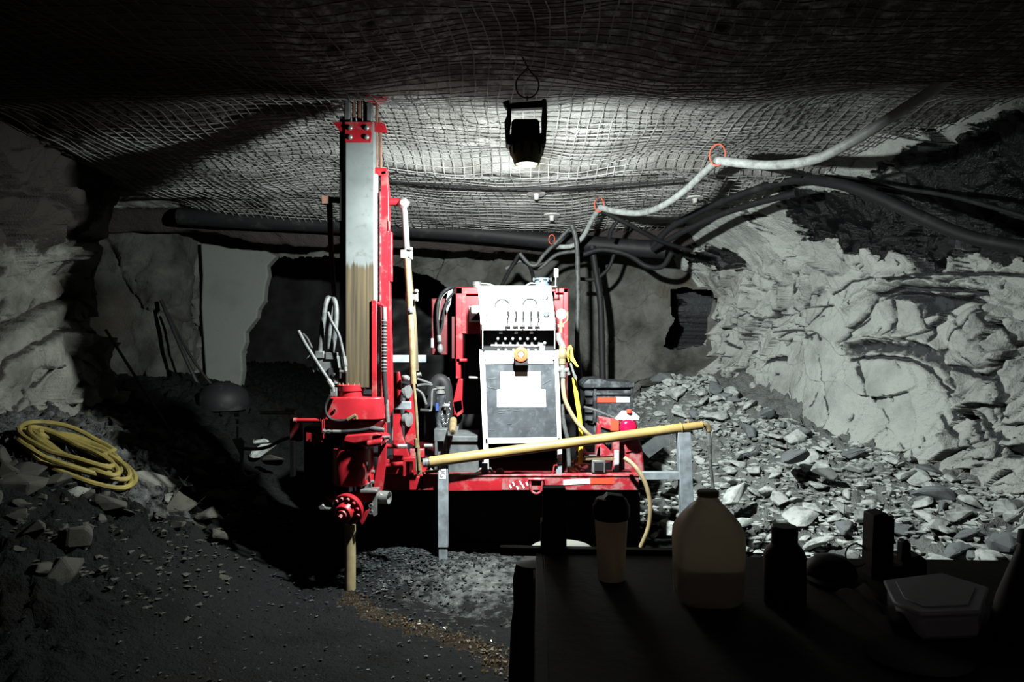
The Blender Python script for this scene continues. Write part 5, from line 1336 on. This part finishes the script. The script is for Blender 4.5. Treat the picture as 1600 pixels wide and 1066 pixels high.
for x, y, lab in ((838, 304, 'pale bolt plate in the roof mesh beyond the work light'), (1086, 311, 'pale bolt plate on the roof between the red ties and black pipes'), (862, 338, 'small pale bolt plate at the far edge of the roof mesh')):
    D = 5.0
    for _ in range(900):
        p = at(x, y, D)
        if p.z >= float(ceil_z(p.x, p.y)) - .05: break
        D += .005
    b = MB(); c = at(x, y, D)
    b.lathe(c, [(0, .085), (.012, .09), (.014, 0)], (0, 0.1, 1), 9); b.lathe(c, [(-.05, .012), (-.045, .022), (-.015, .022), (0, .03)], (0, .1, 1), 8)
    o = b.build('bolt_plate', 'plate'); tag(o, lab, 'bolt plate')

# ================================================================== LEFT BANK AND FAR LEFT
# coil of yellow hose lying on the bank
rr = random.Random(8); pts = []
cx, cy = -2.97, 5.0; a0 = math.radians(-23)
turns = 9
for k in range(turns * 28):
    t = k / 28; ph = 2 * math.pi * t
    A_ = .44 - .030 * (t % 3.3) + .05 * math.sin(t * 2.3); B_ = .24 - .035 * (t % 4.1) + .03 * math.sin(t * 1.7)
    u = A_ * math.cos(ph) + .04 * math.sin(t * 1.3) ; v = B_ * math.sin(ph) + .03 * math.cos(t * 2.1)
    x = cx + u * math.cos(a0) - v * math.sin(a0); y = cy + u * math.sin(a0) + v * math.cos(a0)
    z = float(floor_z(x, y)) + .045 + .009 * t + .012 * math.sin(ph * 2 + t)
    pts.append(Vector((x, y, z)))
b = MB(); b.tube(pts, .0175, 8, path=False); o = b.build('hose_coil', 'coil'); tag(o, 'coil of dusty yellow hose lying on the left rock bank', 'hose')
# leaning bars
for pts, r, lab in (([(165, 515, 6.4), (225, 610, 6.4), (292, 715, 6.3)], .012, 'thin dark bar leaning across the shadow right of the lit left wall'),
                    ([(252, 470, 8.55), (290, 560, 8.3), (335, 655, 8.2)], .022, 'dark bar leaning against the pale rock pillar at the far left'),
                    ([(262, 490, 8.6), (300, 560, 8.4), (345, 620, 8.3)], .016, 'second thinner bar leaning beside the dark bar at the far left')):
    b = MB(); b.tube([at(*p) for p in pts], r, 8); o = b.build('leaning_bar', 'dark'); tag(o, lab, 'bar')
b = MB(); c = at(349, 597, 7.6); fz = float(floor_z(c.x, 7.6)) - .05; hz_ = c.z - fz
b.lathe(Vector((c.x, 7.6, fz)), [(0, .24), (hz_ * .3, .26), (hz_ * .62, .235), (hz_ * .85, .17), (hz_ * .96, .09), (hz_, 0)], (0, 0, 1), 28)
T = tag(b.build('muck_bag', 'rub'), 'round topped black bag standing in front of the pale bulkhead at far left', 'bag')
# bent grey stand left of the rig
T = thing('bent_stand', 'bent grey metal stand in the shadow left of the drill head', 'stand', at(374, 752, 5.9))
b = MB(5.9); b.slab([(362, 686), (377, 684), (381, 690), (379, 735), (385, 744), (400, 741), (408, 739), (396, 749), (378, 756), (373, 750), (375, 712), (366, 694)], .02); b.build('upright', 'dull', T, bev=.004)
b = MB(5.9); b.cyl((371, 684), (371, 666), .009); b.cyl((371, 655), (371, 662), .012); b.lathe((370, 651), [(0, .02), (.03, .02), (.03, 0)], (0, 0, 1), 10); b.build('spindle', 'dull', T)
run('side_hose', [(382, 701, 5.85), (400, 702, 5.8), (420, 698, 5.7), (440, 688, 5.5), (458, 682, 5.3)], .014, 'ghose', 'grey hose running from the bent stand to the drill head')
b = MB(5.3); b.cyl((408, 645, 5.3), (462, 645, 5.1), .014); b.cyl((448, 640, 5.2), (462, 640, 5.1), .012); o = b.build('side_pipe', 'dull'); tag(o, 'short grey pipe poking left from behind the red rotation head', 'pipe')
# ================================================================== BENCH IN THE FOREGROUND
TZ = 0.985
P0 = lambda px, py: at(px, py, (CZ - TZ) * F / (py - 533))         # point on the bench top
T = thing('work_bench', 'dark stained wooden work bench across the near right corner', 'bench', (1.0, 1.7, 0))
a = P0(849, 866); bq = P0(840, 1066)
yb = a.y
b = MB(); b.slab([Vector((a.x, yb, TZ)), Vector((2.35, yb - .10, TZ)), Vector((2.35, .55, TZ)), Vector((bq.x - .02, .55, TZ)), Vector((bq.x, bq.y, TZ))], vec=(0, 0, -.035)); b.build('bench_top', 'timber', T, bev=.004)
b = MB(); b.slab([Vector((bq.x - .035, .55, TZ + .002)), Vector((bq.x + .0, .55, TZ + .002)), Vector((a.x, yb, TZ + .002)), Vector((a.x - .022, yb, TZ + .002))], vec=(0, 0, -.09)); b.build('edge_board', M['timber'], T, bev=.003)
for x, y in ((.06, 2.02), (2.2, 1.95), (.06, .7), (2.2, .7)):
    b = MB(); b.box((x, y, 0), (x + .08, y + .08, TZ - .036)); b.build('leg', 'timber', T, bev=.003)
b = MB(); b.slab([P0(781, 867) + Vector((0, .03, .012)), P0(1060, 872) + Vector((0, .03, .012)), P0(1060, 872) + Vector((0, .03, -.012)), P0(781, 867) + Vector((0, .03, -.012))], .03); b.build('back_rail', 'timber', T, bev=.002)
# post at the far corner
b = MB(); p = P0(866, 875)
p = at(866, 872, yb + .015)
b.box((at(849, 0, p.y).x, p.y + .02, TZ - .3), (at(885, 0, p.y).x, p.y + .07, at(0, 765, p.y).z)); b.box((at(846, 0, p.y).x, p.y + .012, TZ - .02), (at(886, 0, p.y).x, p.y + .075, at(0, 818, p.y).z))
b.build('corner_post', 'timber', T, bev=.003)


def onb(name, lab, cat, px, py):
    return thing(name, lab, cat, P0(px, py))
# shaker cup
T = onb('shaker_cup', 'translucent yellowed shaker cup with a black lid beside the bench corner post', 'cup', 955, 905); c = T.location.copy(); s = c.y / F
hh = lambda y: (905 - y) * s
b = MB(); b.lathe(c, [(0, 0), (0, 20 * s), (hh(890), 21.5 * s), (hh(812), 25.5 * s), (hh(806), 26 * s), (hh(806), 24.5 * s), (hh(890), 20 * s), (hh(900), 0)], (0, 0, 1), 36); b.build('cup_body', 'cup', T)
b = MB(); b.lathe(c, [(hh(811), 26.5 * s), (hh(806), 29 * s), (hh(790), 29 * s), (hh(787), 27 * s), (hh(780), 24 * s), (hh(778), 22 * s), (hh(778), 0)], (0, 0, 1), 32); b.slab([c + Vector((-14 * s, -.02, hh(779))), c + Vector((-6 * s, -.02, hh(771))), c + Vector((18 * s, -.02, hh(774))), c + Vector((20 * s, -.02, hh(779)))], .04)
b.build('lid', 'bottle', T, bev=.002)
# water jug
T = onb('water_jug', 'milky plastic gallon jug half full of water on the bench', 'jug', 1110, 942); c = T.location.copy() ; s = c.y / F
prof = [(948, 0), (948, 44), (940, 51), (925, 52), (855, 54), (838, 53), (825, 47), (812, 37), (800, 26), (793, 19), (787, 15.5), (783, 15)]


def rsq(prof_, infl=0, top=None, n=36, cap=True):
    """rounded-square body of revolution"""
    mb = MB(); i0 = 0
    for (y, r) in prof_:
        r = max(r + infl, .5) * s
        for q_ in range(n):
            w_ = 2 * math.pi * q_ / n; cs, sn = math.cos(w_), math.sin(w_)
            k = 1 / (abs(cs) ** 3.2 + abs(sn) ** 3.2) ** (1 / 3.2) if r > 22 * s else 1
            mb.v.append((c.x + r * cs * k, c.y + .02 + r * sn * k * .95, c.z + (948 - y) * s + .001))
    for k in range(len(prof_) - 1):
        for q_ in range(n):
            o_ = k * n; mb.f.append((o_ + q_, o_ + (q_ + 1) % n, o_ + n + (q_ + 1) % n, o_ + n + q_))
    if cap: mb.f.append(tuple(range((len(prof_) - 1) * n, len(prof_) * n)))
    return mb
jb = rsq(prof).build('jug_body', 'jug', T)
rsq([(945, 0), (945, 42), (938, 49), (925, 50), (889, 51), (889, 0)], -0.8).build('water', 'water', T, label='cloudy water filling the lower third')
b = MB(); b.lathe(c + Vector((0, .02, (948 - 784) * s)), [(0, 17 * s), (8 * s, 17 * s), (9 * s, 15 * s), (9 * s, 0)], (0, 0, 1), 24); b.build('cap', M['lampbody'], T, label='dark olive screw cap')
b = MB(); b.tube([c + Vector((.01, .085, .19)), c + Vector((.01, .125, .175)), c + Vector((.01, .125, .12)), c + Vector((.01, .095, .09))], .012, 10); b.build('handle', 'jug', T)


def lathed(name, lab, cat, px, py, prof_, m, parts=()):
    T = onb(name, lab, cat, px, py); c = T.location.copy(); s = c.y / F
    b = MB(); b.lathe(c, [((py - y) * s, r * s) for y, r in prof_], (0, 0, 1), 32); b.build('body', m, T)
    for nm, pr, mm in parts:
        b = MB(); b.lathe(c, [((py - y) * s, r * s) for y, r in pr], (0, 0, 1), 28); b.build(nm, mm, T)
    return T, c, s
lathed('drink_bottle', 'squat black bottle with a broad screw cap right of the water jug', 'bottle', 1226, 945, [(945, 0), (945, 30), (940, 32), (868, 32), (858, 28), (850, 21), (848, 0)], 'bottle', [('cap', [(850, 19.5), (824, 20), (822, 18), (822, 0)], 'bottle')])
T, c, s = lathed('hard_cap', 'low black rounded cap lying behind the food tub', 'cap', 1298, 905, [(905, 0), (905, 38), (895, 39), (880, 34), (870, 22), (866, 0)], 'bottle')
b = MB(); b.lathe(c + Vector((0, -.03, .004)), [(0, 44 * s), (.006, 44 * s), (.01, 38 * s), (.01, 0)], (0, 0, 1), 32); b.build('brim', 'bottle', T)
T = onb('upright_box', 'tall black upright battery box at the back of the bench', 'box', 1382, 905); D = T.location.y
b = MB(D); b.slab([(1362, 905), (1366, 806), (1385, 802), (1399, 812), (1396, 905)], .06); b.build('body', 'bottle', T, bev=.003)
b = MB(D); b.R(1396, 886, 1416, 908, .06, D + .003); b.build('base', 'bottle', T, bev=.002)
T = onb('charger_dock', 'low black dock with a narrow upright beside the tall black box', 'dock', 1430, 906); D = T.location.y
b = MB(D); b.slab([(1412, 906), (1412, 874), (1440, 869), (1449, 876), (1449, 906)], .07, ); b.build('body', 'bottle', T, bev=.003)
b = MB(D); b.slab([(1410, 880), (1411, 848), (1417, 844), (1424, 850), (1425, 880)], .03); b.build('upright', 'bottle', T, bev=.003)
# ring of thin wire behind the cap
D = P0(1340, 896).y
b = MB(); b.ring(at(1338, 868, D), .0275, .0022, (0.3, 1, 0), 24, 6, sx=.95, sz=1.1); o = b.build('wire_ring', 'bottle'); tag(o, 'thin black wire ring standing between the rounded cap and the tall black box', 'wire')
# food tub
T = onb('food_tub', 'milky blue plastic food tub with a flat lid on the bench', 'tub', 1455, 970)
c = P0(1455, 962)
h_ = .052
o1 = [P0(1368, 915 + 22), P0(1500, 930), P0(1560, 965), P0(1545, 985), P0(1420, 975), P0(1375, 955)]
up = Vector((0, 0, h_))
fl = [Vector((p.x, p.y, TZ + .001)) for p in (P0(1385, 950), P0(1470, 938), P0(1540, 962), P0(1528, 1000), P0(1440, 1004), P0(1400, 985))]
b = MB(); b.slab(fl, vec=(0, 0, h_)); b.build('tub_body', 'tub', T, bev=.01)
cc = sum(fl, Vector()) / len(fl); rim = [cc + (p - cc) * 1.07 + up for p in fl]
b = MB(); b.slab(rim, vec=(0, 0, .010)); ld_ = b.build('tub_lid', 'tub', T, bev=.004)
rim2 = [cc + (p - cc) * .80 + up + Vector((0, 0, .010)) for p in fl]
b = MB(); b.slab(rim2, vec=(0, 0, .003)); b.build('lid_panel', 'tub', ld_, bev=.002)
# folded dark cloth
gx, gy = np.meshgrid(np.linspace(0, 1, 40), np.linspace(0, 1, 30), indexing='ij')
A = P0(1285, 925); B = P0(1400, 1010)
X = A.x + .02 + (gx * (B.x - A.x + .05)); Y = B.y + gy * (A.y - B.y)
ed = np.minimum(np.minimum(gx, 1 - gx), np.minimum(gy, 1 - gy))
Z = TZ + .002 + .030 * sstep(0, .25, ed) * (1 + .8 * fbm(gx * 3, gy * 3, 5, 3))
o = grid_obj('folded_cloth', X, Y, Z, 'cloth', kind=None); tag(o, 'crumpled dark cloth lying in front of the rounded black cap on the bench', 'cloth')
b = MB(); c = P0(1430, 985); b.lathe(P0(1432, 1030), [(0, 0), (0, .055), (.004, .09), (.008, .095), (.007, .06), (.004, 0)], (0, 0, 1), 32); o = b.build('flat_dish', 'cloth'); tag(o, 'dark shallow dish on the bench in front of the food tub', 'dish')
# tall dark bottle leaning out of frame
T = thing('spray_bottle', 'tall dark bottle at the right edge of the bench', 'bottle', P0(1588, 1000)); c = T.location.copy(); s = c.y / F
axv = Vector((.16, 0, 1)).normalized()
b = MB(); b.lathe(c, [(0, 0), (0, 38 * s), (8 * s, 40 * s), (60 * s, 36 * s), (125 * s, 22 * s), (150 * s, 16 * s), (150 * s, 0)], axv, 28); b.build('body', 'bottle', T)
b = MB(); b.lathe(c + axv * 150 * s, [(0, 20 * s), (20 * s, 20 * s), (24 * s, 10 * s), (24 * s, 0)], axv, 20); b.build('cap', 'bottle', T)
# things left of the bench: dark sack in front of a pale bucket
gb = at(838, 1000, 2.6)
T = thing('pale_bucket', 'pale plastic bucket half hidden behind the bench corner', 'bucket', Vector((at(877, 0, 3.0).x, 3.0, 0)))
c = T.location.copy(); zt = at(0, 852, 3.0).z
b = MB(); b.lathe(c, [(0, 0), (0, .12), (.02, .125), (zt - .10, .142), (zt - .10, 0)], (0, 0, 1), 32); b.build('bucket_body', 'dark', T)
b = MB(); b.lathe(c, [(zt - .12, .152), (zt - .05, .152), (zt - .025, .143), (zt - .008, .12), (zt - .0, .08), (zt, 0)], (0, 0, 1), 32); b.build('bucket_lid', 'bucket', T)
T = thing('black_sack', 'black sack standing on the floor against the left end of the bench', 'sack', Vector((at(822, 0, 2.2).x, 2.2, 0)))
c = T.location.copy(); zt = at(0, 880, 2.2).z
b = MB(); b.lathe(c + Vector((.02, 0, 0)), [(0, 0), (0, .09), (zt * .5, .078), (zt * .8, .066), (zt * .86, .058), (zt * .95, .060), (zt, .05), (zt + .01, 0)], (0, 0, 1), 28); b.build('sack_body', 'bottle', T)
